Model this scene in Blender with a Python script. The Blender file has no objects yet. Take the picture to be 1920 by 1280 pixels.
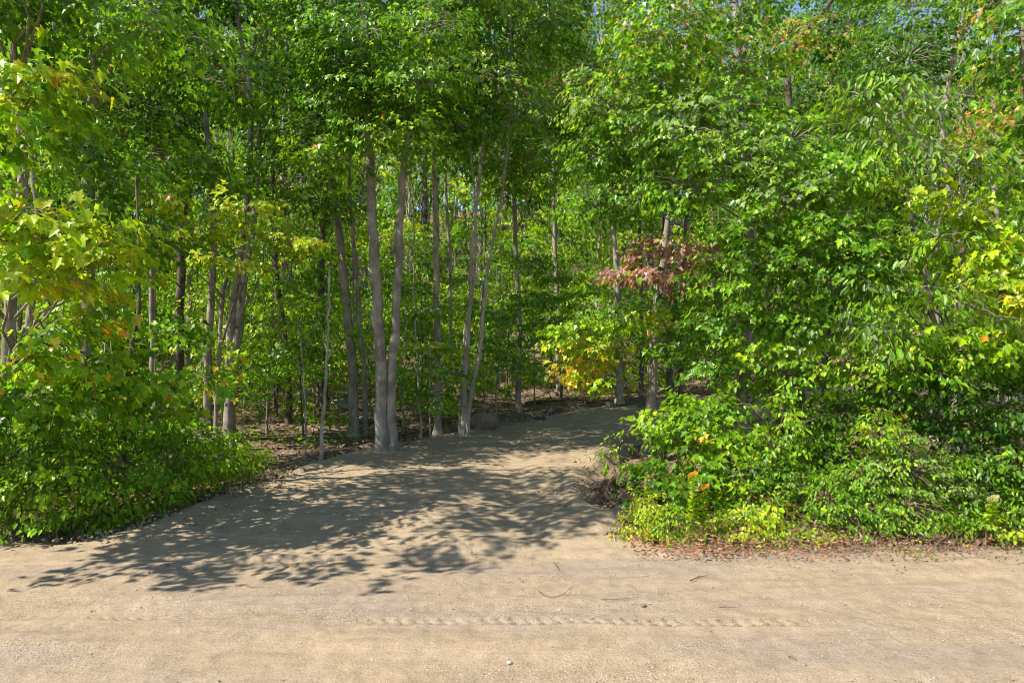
import bpy, math, random
import numpy as np
from mathutils import Matrix, Vector

# ------------------------------------------------------------------ camera, sky, sun, exposure
SC = bpy.context.scene
COL = SC.collection
CAM_H, F = 2.5, 1280.0                      # camera height (m), focal length in photo pixels (1920 wide)
cam = bpy.data.cameras.new('camera')
cam.sensor_width = 36; cam.lens = 24.0; cam.clip_start = 0.05; cam.clip_end = 2000
camo = bpy.data.objects.new('camera', cam); COL.objects.link(camo)
camo.location = (0, 0, CAM_H); camo.rotation_euler = (math.radians(90), 0, 0)
SC.camera = camo

SUN_EL, SUN_AZ = math.radians(50), math.radians(249)    # azimuth clockwise from +Y (north): from the left, a touch behind
TO_SUN = Vector((math.sin(SUN_AZ)*math.cos(SUN_EL), math.cos(SUN_AZ)*math.cos(SUN_EL), math.sin(SUN_EL)))
world = bpy.data.worlds.new('World'); SC.world = world; world.use_nodes = True
wn = world.node_tree.nodes; wl = world.node_tree.links; wn.clear()
sky = wn.new('ShaderNodeTexSky'); sky.sky_type = 'NISHITA'; sky.sun_disc = False
sky.sun_elevation = SUN_EL; sky.sun_rotation = SUN_AZ; sky.air_density = 1.0; sky.dust_density = 0.4; sky.ozone_density = 2.0
bg = wn.new('ShaderNodeBackground'); bg.inputs['Strength'].default_value = 0.112
wo = wn.new('ShaderNodeOutputWorld'); wl.new(sky.outputs[0], bg.inputs[0]); wl.new(bg.outputs[0], wo.inputs[0])
sl = bpy.data.lights.new('sun', 'SUN'); sl.energy = 5.0; sl.angle = math.radians(0.5); sl.color = (1.0, 0.94, 0.84)
so = bpy.data.objects.new('sun', sl); COL.objects.link(so)
so.rotation_euler = (-TO_SUN).to_track_quat('-Z', 'Y').to_euler(); so.location = TO_SUN*60
SC.view_settings.view_transform = 'Standard'; SC.view_settings.look = 'None'
SC.view_settings.exposure = 1.05; SC.view_settings.gamma = 1; SC.view_settings.use_curve_mapping = False
SC.cycles.max_bounces = 7; SC.cycles.diffuse_bounces = 3; SC.cycles.glossy_bounces = 2
SC.cycles.transmission_bounces = 5; SC.cycles.transparent_max_bounces = 4
SC.cycles.use_denoising = True; SC.cycles.filter_width = 1.0; SC.cycles.sample_clamp_indirect = 6

rng = np.random.RandomState(7)

# ------------------------------------------------------------------ node helpers / materials
def mat(name):
    m = bpy.data.materials.new(name); m.use_nodes = True
    nt = m.node_tree; nt.nodes.clear()
    o = nt.nodes.new('ShaderNodeOutputMaterial')
    return m, nt, o
def N(nt, t, **kw):
    n = nt.nodes.new(t)
    for k, v in kw.items():
        if k in n.inputs: n.inputs[k].default_value = v
        else: setattr(n, k, v)
    return n
def noise(nt, vec, scale, detail=4, rough=0.6):
    n = N(nt, 'ShaderNodeTexNoise'); n.inputs['Scale'].default_value = scale
    n.inputs['Detail'].default_value = detail; n.inputs['Roughness'].default_value = rough
    nt.links.new(vec, n.inputs['Vector']); return n.outputs['Fac']
def ramp(nt, fac, stops):
    r = N(nt, 'ShaderNodeValToRGB'); e = r.color_ramp.elements
    while len(e) < len(stops): e.new(0.5)
    for el, (p, c) in zip(e, stops):
        el.position = p; el.color = (*c, 1) if len(c) == 3 else c
    nt.links.new(fac, r.inputs[0]); return r.outputs[0]
def mixc(nt, fac, a, b, mode='MIX'):
    m = N(nt, 'ShaderNodeMix', data_type='RGBA', blend_type=mode)
    for s, i in ((fac, 0), (a, 6), (b, 7)):
        if hasattr(s, 'is_linked'): nt.links.new(s, m.inputs[i])
        else: m.inputs[i].default_value = s if i == 0 else (*s, 1)
    return m.outputs[2]
def scaled(nt, vec, s):
    m = N(nt, 'ShaderNodeMapping'); m.inputs['Scale'].default_value = s
    nt.links.new(vec, m.inputs['Vector']); return m.outputs[0]
def bump(nt, h, strength, dist, normal=None):
    b = N(nt, 'ShaderNodeBump'); b.inputs['Strength'].default_value = strength; b.inputs['Distance'].default_value = dist
    nt.links.new(h, b.inputs['Height'])
    if normal is not None: nt.links.new(normal, b.inputs['Normal'])
    return b.outputs[0]
def pos(nt):
    return N(nt, 'ShaderNodeNewGeometry').outputs['Position']

def leaf_material(name, gloss=0.36, trans=0.42):
    m, nt, o = mat(name)
    a = N(nt, 'ShaderNodeAttribute', attribute_name='leaf_colour')
    p = N(nt, 'ShaderNodeBsdfPrincipled'); p.inputs['Roughness'].default_value = gloss
    p.inputs['Specular IOR Level'].default_value = 0.30
    nt.links.new(a.outputs['Color'], p.inputs['Base Color'])
    ps = pos(nt)
    blot = ramp(nt, noise(nt, ps, 38, 3, 0.6), [(0.3, (0.74, 0.78, 0.8)), (0.55, (1, 1, 1)), (0.72, (1.22, 1.12, 1.0))])
    lc = mixc(nt, 1.0, a.outputs['Color'], blot, 'MULTIPLY'); nt.links.new(lc, p.inputs['Base Color'])
    t = N(nt, 'ShaderNodeBsdfTranslucent')
    tc = mixc(nt, 1.0, lc, (1.85, 1.78, 0.9), 'MULTIPLY')
    nt.links.new(tc, t.inputs['Color'])
    mx = N(nt, 'ShaderNodeMixShader'); mx.inputs[0].default_value = trans
    nt.links.new(p.outputs[0], mx.inputs[1]); nt.links.new(t.outputs[0], mx.inputs[2])
    nt.links.new(mx.outputs[0], o.inputs[0]); return m
LEAF = leaf_material('leaf')
DRYLEAF = leaf_material('dry_leaf', 0.7, 0.2)

def bark_material(name, c1, c2, c3, lichen=0.5):
    m, nt, o = mat(name)
    ps = pos(nt)
    n1 = noise(nt, scaled(nt, ps, (17, 17, 4.5)), 1, 7, 0.7)
    n2 = noise(nt, ps, 2.6, 4)
    n3 = noise(nt, scaled(nt, ps, (1, 1, 0.6)), 8, 7, 0.7)
    base = ramp(nt, n1, [(0.3, c1), (0.55, c2), (0.75, c3)])
    c = mixc(nt, ramp(nt, n2, [(0.42, (0, 0, 0)), (0.6, (1, 1, 1))]), mixc(nt, 0.45, base, c1), mixc(nt, 0.4, base, c3))
    c = mixc(nt, ramp(nt, n3, [(0.56, (0, 0, 0)), (0.66, (lichen, lichen, lichen))]), c, (0.40, 0.40, 0.34))
    p = N(nt, 'ShaderNodeBsdfPrincipled'); p.inputs['Roughness'].default_value = 0.9
    p.inputs['Specular IOR Level'].default_value = 0.15
    nt.links.new(c, p.inputs['Base Color'])
    nt.links.new(bump(nt, n1, 0.9, 0.03), p.inputs['Normal'])
    nt.links.new(p.outputs[0], o.inputs[0]); return m
BARK = bark_material('grey_brown_bark', (0.135, 0.11, 0.08), (0.285, 0.242, 0.185), (0.40, 0.355, 0.285))
BARK_DARK = bark_material('dark_bark', (0.045, 0.035, 0.025), (0.11, 0.085, 0.06), (0.20, 0.16, 0.12), 0.35)
BARK_PALE = bark_material('pale_bark', (0.17, 0.14, 0.10), (0.33, 0.29, 0.225), (0.46, 0.42, 0.345))

def sand_material(name, tones, gravel=0.5, streak=1.0):
    m, nt, o = mat(name)
    ps = pos(nt)
    big = noise(nt, scaled(nt, ps, (0.35, 1.3, 1)), 0.8, 4)
    band = noise(nt, scaled(nt, ps, (0.30*streak, 2.2, 1)), 1.3, 7, 0.7)
    mid = noise(nt, ps, 5.0, 6, 0.65)
    fine = noise(nt, ps, 75, 5, 0.75)
    c = ramp(nt, band, [(0.3, tones[0]), (0.5, tones[1]), (0.7, tones[2])])
    c = mixc(nt, ramp(nt, big, [(0.42, (0, 0, 0)), (0.62, (0.8, 0.8, 0.8))]), c, tones[3])
    c = mixc(nt, 1.0, c, ramp(nt, mid, [(0.3, (0.80, 0.79, 0.77)), (0.7, (1.12, 1.12, 1.13))]), 'MULTIPLY')
    c = mixc(nt, 1.0, c, ramp(nt, fine, [(0.30, (0.42, 0.41, 0.40)), (0.46, (0.97, 0.97, 0.97)), (0.68, (1.28, 1.28, 1.28))]), 'MULTIPLY')
    # gravel specks: pale and dark grains
    v = N(nt, 'ShaderNodeTexVoronoi', feature='F1'); v.inputs['Scale'].default_value = 42
    nt.links.new(ps, v.inputs['Vector'])
    dense = ramp(nt, noise(nt, scaled(nt, ps, (0.25, 1.0, 1)), 1.5, 3), [(0.42, (0, 0, 0)), (0.68, (gravel, gravel, gravel))])
    gr = mixc(nt, 1.0, ramp(nt, v.outputs['Distance'], [(0.25, (1, 1, 1)), (0.45, (0, 0, 0))]), dense, 'MULTIPLY')
    hs = N(nt, 'ShaderNodeSeparateColor'); nt.links.new(v.outputs['Color'], hs.inputs[0])
    gc = ramp(nt, hs.outputs[0], [(0.0, (0.11, 0.09, 0.07)), (0.4, (0.23, 0.18, 0.14)), (0.8, (0.33, 0.27, 0.215)), (1, (0.44, 0.39, 0.33))])
    c = mixc(nt, gr, c, gc)
    st = ramp(nt, noise(nt, scaled(nt, ps, (0.8, 2.4, 1)), 2.2, 3, 0.5), [(0.70, (0, 0, 0)), (0.80, (0.55, 0.55, 0.55))])
    c = mixc(nt, st, c, (0.23, 0.145, 0.06))
    p = N(nt, 'ShaderNodeBsdfPrincipled'); p.inputs['Roughness'].default_value = 0.95
    p.inputs['Specular IOR Level'].default_value = 0.1
    nt.links.new(c, p.inputs['Base Color'])
    b1 = bump(nt, fine, 0.55, 0.012)
    b2 = bump(nt, mid, 0.6, 0.045, b1)
    b3 = bump(nt, gr, 0.5, 0.01, b2)
    b4 = bump(nt, noise(nt, scaled(nt, ps, (1.2, 5, 1)), 2.4, 5), 0.38, 0.03, b3)
    nt.links.new(b4, p.inputs['Normal']); nt.links.new(p.outputs[0], o.inputs[0]); return m
ROAD = sand_material('road_sand', [(0.240, 0.180, 0.117), (0.290, 0.219, 0.142), (0.325, 0.249, 0.168), (0.245, 0.194, 0.147)], 0.9)
DRIVE = sand_material('drive_sand', [(0.275, 0.208, 0.135), (0.315, 0.24, 0.155), (0.34, 0.262, 0.172), (0.29, 0.222, 0.144)], 0.4, 4)

def floor_material():
    m, nt, o = mat('forest_floor')
    ps = pos(nt)
    v = N(nt, 'ShaderNodeTexVoronoi', feature='F1'); v.inputs['Scale'].default_value = 11
    nt.links.new(ps, v.inputs['Vector'])
    hs = N(nt, 'ShaderNodeSeparateColor'); nt.links.new(v.outputs['Color'], hs.inputs[0])
    c = ramp(nt, hs.outputs[0], [(0, (0.10, 0.07, 0.045)), (0.5, (0.19, 0.13, 0.085)), (0.85, (0.29, 0.20, 0.14)), (1, (0.38, 0.28, 0.2))])
    big = noise(nt, ps, 0.9, 5)
    c = mixc(nt, ramp(nt, big, [(0.4, (0, 0, 0)), (0.65, (0.7, 0.7, 0.7))]), c, (0.085, 0.07, 0.04))
    sp = N(nt, 'ShaderNodeSeparateXYZ'); nt.links.new(ps, sp.inputs[0])
    ad = N(nt, 'ShaderNodeMath', operation='MULTIPLY_ADD'); nt.links.new(noise(nt, ps, 3.0, 5), ad.inputs[0])
    ad.inputs[1].default_value = 1.6; nt.links.new(sp.outputs[1], ad.inputs[2])
    ed = N(nt, 'ShaderNodeMapRange'); ed.inputs[1].default_value = 8.7; ed.inputs[2].default_value = 9.5
    nt.links.new(ad.outputs[0], ed.inputs[0])
    c = mixc(nt, ed.outputs[0], (0.235, 0.175, 0.12), c)
    p = N(nt, 'ShaderNodeBsdfPrincipled'); p.inputs['Roughness'].default_value = 0.95; p.inputs['Specular IOR Level'].default_value = 0.1
    nt.links.new(c, p.inputs['Base Color'])
    nt.links.new(bump(nt, noise(nt, ps, 16, 6, 0.7), 0.8, 0.06), p.inputs['Normal'])
    nt.links.new(p.outputs[0], o.inputs[0]); return m
FLOOR = floor_material()

def simple_material(name, c1, c2, scale=8, rough=0.85, bstr=0.5):
    m, nt, o = mat(name); ps = pos(nt)
    n = noise(nt, ps, scale, 6, 0.65)
    p = N(nt, 'ShaderNodeBsdfPrincipled'); p.inputs['Roughness'].default_value = rough; p.inputs['Specular IOR Level'].default_value = 0.2
    nt.links.new(ramp(nt, n, [(0.3, c1), (0.7, c2)]), p.inputs['Base Color'])
    nt.links.new(bump(nt, n, bstr, 0.03), p.inputs['Normal']); nt.links.new(p.outputs[0], o.inputs[0]); return m
ROCK = simple_material('brown_rock', (0.11, 0.08, 0.06), (0.27, 0.20, 0.155), 9)
ROCK_GREY = simple_material('grey_rock', (0.16, 0.15, 0.13), (0.42, 0.39, 0.35), 7)
ROCK_DARK = simple_material('dark_rock', (0.03, 0.027, 0.022), (0.11, 0.10, 0.085), 7)
SOIL = simple_material('dark_soil', (0.03, 0.021, 0.014), (0.095, 0.067, 0.046), 14, 0.95, 0.9)
PEBBLE = simple_material('pebble', (0.25, 0.20, 0.16), (0.55, 0.47, 0.39), 31)
TWIG = simple_material('dry_twig', (0.10, 0.065, 0.04), (0.24, 0.17, 0.11), 30)
SCAR = simple_material('torn_wood', (0.42, 0.17, 0.06), (0.62, 0.36, 0.15), 20)
STEM = simple_material('green_stem', (0.12, 0.15, 0.03), (0.22, 0.24, 0.06), 20)

# ------------------------------------------------------------------ terrain
def polyline(pts, n):
    pts = np.array(pts, float); k = len(pts)
    t = np.linspace(0, k-1, n); i = np.clip(t.astype(int), 0, k-2); f = (t-i)[:, None]
    p0 = pts[np.clip(i-1, 0, k-1)]; p1 = pts[i]; p2 = pts[i+1]; p3 = pts[np.clip(i+2, 0, k-1)]
    return 0.5*((2*p1)+(-p0+p2)*f+(2*p0-5*p1+4*p2-p3)*f**2+(-p0+3*p1-3*p2+p3)*f**3)
LEFT_EDGE = [(-6.6, 7.5), (-5.6, 8.1), (-5.0, 8.7), (-4.75, 9.7), (-4.4, 11), (-3.75, 13.2), (-2.9, 15.2), (-1.2, 17.5), (0.7, 19.9), (3.5, 22.2), (8, 24.6), (14, 26.2), (24, 27.2), (40, 27.6)]
RIGHT_EDGE = [(2.1, 7.6), (1.62, 8.5), (1.36, 9.2), (1.13, 10.3), (1.4, 12.3), (2.2, 15), (3.0, 16.6), (4.2, 18.2), (6.2, 20.1), (8.6, 21.4), (12, 22.5), (18, 23.2), (28, 23.6), (40, 23.8)]
_c = (polyline(LEFT_EDGE, 160)+polyline(RIGHT_EDGE, 160))/2
_w = np.linalg.norm(polyline(LEFT_EDGE, 160)-polyline(RIGHT_EDGE, 160), axis=1)/2

def vnoise(x, y, s, seed=0):
    """smooth value noise, numpy"""
    x = np.asarray(x, float)/s+seed*17.3+1000; y = np.asarray(y, float)/s+seed*9.1+1000
    xi = np.floor(x).astype(np.int64); yi = np.floor(y).astype(np.int64); fx = x-xi; fy = y-yi
    def h(a, b):
        n = (a*374761393+b*668265263+seed*1442695) & 0x7fffffff
        n = ((n ^ (n >> 13))*1274126177) & 0x7fffffff
        return ((n ^ (n >> 16)) & 0xffff)/65535.0
    fx = fx*fx*(3-2*fx); fy = fy*fy*(3-2*fy)
    return (h(xi, yi)*(1-fx)+h(xi+1, yi)*fx)*(1-fy)+(h(xi, yi+1)*(1-fx)+h(xi+1, yi+1)*fx)*fy-0.5
def sstep(a, b, x):
    t = np.clip((x-a)/(b-a), 0, 1); return t*t*(3-2*t)
def drive_mask(x, y):
    x = np.asarray(x, float).ravel(); y = np.asarray(y, float).ravel(); out = np.zeros(len(x))
    near = np.where((y > 6) & (y < 32) & (x > -10) & (x < 44))[0]
    for ch in np.array_split(near, max(1, len(near)//20000)):
        d = np.hypot(x[ch, None]-_c[None, :, 0], y[ch, None]-_c[None, :, 1])/_w[None, :]
        out[ch] = 1-sstep(0.92, 1.25, d.min(1))
    return out
def hill(y):
    s = np.clip(y-14, 0, 44)
    z = 0.004*s*s+0.32*np.clip(y-58, 0, 45)
    return z
def H(x, y):
    x = np.asarray(x, float); y = np.asarray(y, float); shp = np.broadcast(x, y).shape
    x = np.broadcast_to(x, shp).ravel(); y = np.broadcast_to(y, shp).ravel()
    off = sstep(8.2, 12, y)
    z = hill(y)+off*(0.35*vnoise(x, y, 5.5, 1)+0.14*vnoise(x, y, 1.5, 2)+0.1*sstep(0, 8, np.abs(x)))
    z += sstep(26, 60, y)*1.6*vnoise(x, y, 16, 3)
    m = drive_mask(x, y)
    z = z*(1-m)+m*(hill(y)+0.12*sstep(7.5, 11, y))
    return z.reshape(shp)
def h1(x, y): return float(H(np.array([x]), np.array([y]))[0])
def W(u, v, Y): return np.array([(u-960)*Y/F, Y, CAM_H-(v-640)*Y/F])
def ground_at(u, v):
    Y = np.arange(4, 120, 0.05); X = (u-960)*Y/F; Z = CAM_H-(v-640)*Y/F
    k = np.argmax(Z <= H(X, Y)); return float(X[k]), float(Y[k])

def mesh_obj(name, verts, faces, material, parent=None, smooth=False, colours=None, origin=None):
    verts = np.asarray(verts, np.float32)
    if origin is not None: verts = verts-np.asarray(origin, np.float32)
    me = bpy.data.meshes.new(name)
    if isinstance(faces, np.ndarray):
        nf, k = faces.shape
        me.vertices.add(len(verts)); me.vertices.foreach_set('co', verts.ravel())
        me.loops.add(nf*k); me.loops.foreach_set('vertex_index', faces.astype(np.int32).ravel())
        me.polygons.add(nf); me.polygons.foreach_set('loop_start', np.arange(0, nf*k, k, dtype=np.int32))
        me.update(calc_edges=True)
    else:
        me.from_pydata(verts.tolist(), [], faces); me.update()
    if smooth: me.polygons.foreach_set('use_smooth', np.ones(len(me.polygons), bool))
    if colours is not None:
        at = me.color_attributes.new('leaf_colour', 'FLOAT_COLOR', 'POINT')
        at.data.foreach_set('color', np.concatenate([colours, np.ones((len(colours), 1))], 1).astype(np.float32).ravel())
    me.materials.append(material)
    o = bpy.data.objects.new(name, me); COL.objects.link(o)
    if parent is not None: o.parent = parent
    return o
def grid_faces(nr, nc):
    a = np.arange(nr*nc).reshape(nr, nc)
    return np.stack([a[:-1, :-1], a[:-1, 1:], a[1:, 1:], a[1:, :-1]], -1).reshape(-1, 4)
def tag(o, label=None, cat=None, group=None, kind=None):
    if label: o['label'] = label
    if cat: o['category'] = cat
    if group: o['group'] = group
    if kind: o['kind'] = kind
    return o
def empty(name, loc):
    o = bpy.data.objects.new(name, None); o.location = loc; o.empty_display_size = 0.2; COL.objects.link(o); return o

# forest floor: one sheet to the horizon
xs = np.concatenate([[-600, -300, -160, -90], np.linspace(-60, -16, 60)[:-1], np.linspace(-16, 18, 260), np.linspace(18, 60, 56)[1:], [90, 160, 300, 600]])
ys = np.concatenate([[-600, -250, -100, -40, -14, -4, 2, 6], np.linspace(7.2, 26, 190), np.linspace(26, 110, 130)[1:], [140, 200, 320, 600]])
X, Y = np.meshgrid(xs, ys); Z = H(X, Y)-0.05*(1-sstep(7.4, 8.6, Y))-0.16*sstep(0.9, 1.0, drive_mask(X, Y).reshape(X.shape))
tag(mesh_obj('forest_floor', np.stack([X, Y, Z], -1).reshape(-1, 3), grid_faces(*X.shape), FLOOR, smooth=True), kind='structure')

# road: sheet with tyre tracks as real relief; its far edge dips under the floor
xs = np.concatenate([[-600, -200, -80, -30, -14, -9, -8, -7.5, -7, -6.6], np.linspace(-6.2, 6.2, 760), [6.6, 7, 7.5, 8], [14, 30, 80, 200, 600]])
ys = np.concatenate([[-9, -6, -3, 0, 2], np.linspace(3, 5.8, 44), np.linspace(5.82, 6.35, 56), np.linspace(6.37, 9.2, 84)])
X, Y = np.meshgrid(xs, ys)
edge = 8.2+0.9*vnoise(X, 0*X, 2.2, 5)+0.25*vnoise(X, 0*X, 0.5, 6)+0.3*sstep(-4, -8, X)
Z = 0.012+H(X, Y)-0.16*sstep(edge-0.15, edge+0.5, Y)
Z += 0.035*vnoise(X*0.25, Y, 0.5, 7)+0.018*vnoise(X*0.3, Y, 0.14, 8)+0.014*vnoise(X, Y, 0.22, 9)+0.008*vnoise(X, Y, 0.07, 10)
def tread(x0, x1, yc, w, pitch, depth):
    inx = sstep(x0, x0+0.6, X)*(1-sstep(x1-0.8, x1, X))
    q = (Y-yc-0.02*np.sin(X*1.1))/w
    ph = np.mod(X+np.abs(q)*0.07+0.015*vnoise(X, Y, 0.3, 11), pitch)/pitch
    lug = np.where(np.abs(q) < 1, np.exp(-((ph-0.5)/0.19)**2), 0)*(0.55+0.9*vnoise(X, Y, 0.25, 12))
    return -depth*inx*lug + depth*0.35*inx*np.exp(-((np.abs(q)-1.2)/0.3)**2)
Z += tread(-1.6, 3.0, 6.04, 0.075, 0.125, 0.042)+tread(-4.2, -2.1, 6.14, 0.045, 0.12, 0.028)*0.8
for (y0, sl_, dd) in ((5.55, 0.02, .012), (6.7, 0.10, .012), (6.35, 0.03, .01), (5.0, -0.01, .014), (7.1, .16, .01)):
    Z += -dd*np.exp(-((Y-y0-sl_*X)/0.06)**2)+0.6*dd*np.exp(-((Y-y0-0.13-sl_*X)/0.05)**2)
tag(mesh_obj('road', np.stack([X, Y, Z], -1).reshape(-1, 3), grid_faces(*X.shape), ROAD, smooth=True), kind='structure')

# driveway: sand sheet between two edges, edges dip into the floor, small ridges of pushed sand along them
nU, nV = 420, 110
L = polyline(LEFT_EDGE, nU); R = polyline(RIGHT_EDGE, nU)
f = np.linspace(-0.06, 1.06, nV)[None, :, None]
P = L[:, None]*(1-f)+R[:, None]*f
X, Y = P[..., 0], P[..., 1]; s = np.broadcast_to(f[..., 0], X.shape)
wob = 0.035*vnoise(X, Y, 0.9, 21)+0.02*vnoise(X, Y, 0.3, 22)
e = np.minimum(s+wob, 1-s+wob)
front = np.minimum(1, np.arange(nU)/14.0)[:, None]
Z = H(X, Y)+0.045-0.22*(1-sstep(-0.06, 0.02, e))-0.13*(1-sstep(0.1, 1.0, front+1.2*vnoise(X, 0*X, 0.8, 20)))
Z += 0.055*np.exp(-((e-0.035)/0.03)**2)*(0.55+1.2*vnoise(X, Y, 1.1, 23))*sstep(8, 10, Y)
Z += 0.05*vnoise(X, Y, 1.6, 24)+0.02*vnoise(X, Y, 0.4, 25)+0.012*vnoise(X, Y, 0.12, 26)
for fr in (0.34, 0.66): Z += -0.022*np.exp(-((s-fr-0.04*vnoise(X, Y, 3, 27))/0.035)**2)*(0.6+vnoise(X, Y, .6, 28))*sstep(9, 11, Y)
Z += 0.010*vnoise(X, Y, 0.06, 29)
# heap of pushed sand with ridges at the right-hand mouth
hx, hy = X-0.9, Y-9.1
Z += 0.07*np.exp(-(hx/0.65)**2-(hy/0.5)**2)*(1+0.22*np.sin((hx*0.9+hy*0.5)*19))
Z += 0.10*np.exp(-((X+0.2)/0.6)**2-((Y-8.25)/0.25)**2)
tag(mesh_obj('driveway', np.stack([X, Y, Z], -1).reshape(-1, 3), grid_faces(nU, nV), DRIVE, smooth=True), kind='structure')

# ------------------------------------------------------------------ leaves
def half(pts):       # half outline (x>=0, from base to tip) -> folded leaf of two n-gons
    a = [(0, 0)]+pts[:-1]+[pts[-1]]
    n = len(a); v = [(x, y, 0.22*x-0.16*y*y) for x, y in a]
    v += [(-x, y, 0.22*x-0.16*y*y) for x, y in a[1:-1]]
    r = list(range(n)); l = [0]+list(range(n, n+n-2))+[n-1]
    return np.array(v, float), [r, l[::-1]]
MAPLE = half([(0.16, -0.06), (0.40, -0.02), (0.30, 0.17), (0.54, 0.50), (0.24, 0.50), (0.20, 0.66), (0, 1.0)])
OVATE = half([(0.20, 0.12), (0.27, 0.40), (0.17, 0.74), (0, 1.0)])
LANCE = half([(0.13, 0.15), (0.20, 0.45), (0.12, 0.78), (0, 1.0)])
SIMPLE = (np.array([(0, 0, 0), (0.36, 0.42, 0.07), (0, 1, -0.14), (-0.36, 0.42, 0.07)], float), [[0, 1, 2, 3]])
STAR = (np.array([(0, 0, 0), (0.5, 0.28, 0.06), (0.2, 0.56, 0.03), (0, 1, -.15), (-0.2, 0.56, .03), (-0.5, 0.28, .06)], float), [[0, 1, 2, 3], [0, 3, 4, 5]])
KINDS = dict(maple=MAPLE, ovate=OVATE, lance=LANCE, simple=SIMPLE, star=STAR)

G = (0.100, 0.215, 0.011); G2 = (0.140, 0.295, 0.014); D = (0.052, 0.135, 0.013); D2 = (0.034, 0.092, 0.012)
YG = (0.335, 0.445, 0.020); YG2 = (0.255, 0.385, 0.016); YE = (0.50, 0.40, 0.035); OR = (0.62, 0.27, 0.035)
RD = (0.27, 0.125, 0.12); PK = (0.45, 0.28, 0.245); TAN = (0.42, 0.25, 0.10); LM = (0.42, 0.47, 0.05); PA = (0.20, 0.27, 0.085); BR = (0.26, 0.13, 0.06)
PALS = {
 'green': [(G, 5), (G2, 3), (D, 2), (YG2, 0.5)],
 'bright': [(G2, 5), (YG2, 1.6), (G, 4), (YG, 0.35)],
 'deep': [(D, 5), (G, 3), (D2, 2)],
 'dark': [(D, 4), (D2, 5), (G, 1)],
 'lime': [(YG, 5), (YG2, 2.5), (G2, 0.8), (YE, 0.25), (LM, 1.2)],
 'gold': [(YG, 6), (YE, 1.3), (OR, 0.18), (YG2, 1.5), (LM, 2)],
 'limegreen': [(YG2, 4), (G2, 3), (YG, 1.5), (OR, 0.07)],
 'amber': [(YE, 4), (OR, 1.1), (YG, 2.5), (YG2, 1)],
 'orangetips': [(G2, 4), (YG2, 3), (OR, 0.35), (YE, 0.6)],
 'red': [(RD, 4), (PK, 3), (BR, 1), (G2, 0.8), (TAN, .6)],
 'tan': [(PK, 2.5), (TAN, 2), (YG, 1.2), (RD, 1)],
 'pale': [(PA, 4), (G2, 3), (YG2, 1.5)],
 'rust': [(TAN, 3), (OR, 1), (YG, 2), (BR, 1), (G2, 2)],
 'olive': [(YG2, 2), (G, 3), (TAN, 0.5), (BR, .25), (G2, 2)],
 'litter': [((0.20, 0.13, 0.085), 4), ((0.30, 0.20, 0.14), 4), ((0.13, 0.085, 0.055), 4), ((0.42, 0.32, 0.24), 2.2), ((0.34, 0.17, 0.08), 1)],
 'redweed': [((0.30, 0.10, 0.05), 3), ((0.36, 0.19, 0.09), 3), ((0.20, 0.10, 0.05), 2)],
}
class Leaves:
    def __init__(self): self.p = []; self.t = []; self.n = []; self.s = []; self.c = []; self.q = []
    def add(self, p, t, n, s, c, q):
        for l, a in zip((self.p, self.t, self.n, self.s, self.c, self.q), (p, t, n, s, c, q)): l.append(a)
    def done(self):
        if not self.p: return 0
        for k in 'ptnscq': setattr(self, k, np.concatenate(getattr(self, k)))
        return len(self.s)
def norm(a): return a/np.maximum(np.linalg.norm(a, axis=-1, keepdims=True), 1e-9)
def frames(t, n):
    t = norm(t); n = norm(n-t*np.sum(t*n, -1, keepdims=True)); return np.cross(t, n), t, n
def pick(pal, k):
    cs = np.array([c for c, w in PALS[pal]]); w = np.array([w for c, w in PALS[pal]], float)
    i = rng.choice(len(cs), k, p=w/w.sum())
    return cs[i], i
def leaf_verts(kind, p, t, n, s):
    lv, lf = KINDS[kind]; b, t, n = frames(t, n)
    v = p[:, None]+s[:, None, None]*(lv[None, :, 0:1]*b[:, None]+lv[None, :, 1:2]*t[:, None]+lv[None, :, 2:3]*n[:, None])
    return v.reshape(-1, 3)
def leaf_mesh(name, kind, L, idx, parent, origin, material=None):
    """one mesh of many leaves; kind is a leaf kind, or a list of (kind, indices)"""
    V, C, LO, TOT, base = [], [], [], [], 0
    for kd, ix in (kind if isinstance(kind, list) else [(kind, idx)]):
        if not len(ix): continue
        lv, lf = KINDS[kd]; k = len(lv); nl = len(ix)
        V.append(leaf_verts(kd, L.p[ix], L.t[ix], L.n[ix], L.s[ix])-np.asarray(origin)); C.append(np.repeat(L.c[ix], k, 0))
        pat = np.concatenate([np.array(f_) for f_ in lf]); LO.append((pat[None]+base+np.arange(nl)[:, None]*k).ravel())
        TOT.append(np.tile(np.array([len(f_) for f_ in lf]), nl)); base += nl*k
    v = np.concatenate(V); cl = np.concatenate(C); loops = np.concatenate(LO); tot = np.concatenate(TOT)
    me = bpy.data.meshes.new(name)
    me.vertices.add(len(v)); me.vertices.foreach_set('co', v.astype(np.float32).ravel())
    me.loops.add(len(loops)); me.loops.foreach_set('vertex_index', loops.astype(np.int32))
    st = np.concatenate([[0], np.cumsum(tot)[:-1]])
    me.polygons.add(len(tot)); me.polygons.foreach_set('loop_start', st.astype(np.int32))
    me.update(calc_edges=True)
    at = me.color_attributes.new('leaf_colour', 'FLOAT_COLOR', 'POINT')
    at.data.foreach_set('color', np.concatenate([cl, np.ones((len(cl), 1))], 1).astype(np.float32).ravel())
    me.materials.append(material or LEAF)
    o = bpy.data.objects.new(name, me); COL.objects.link(o)
    if parent is not None: o.parent = parent
    return o
_leafcache = {}
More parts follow.
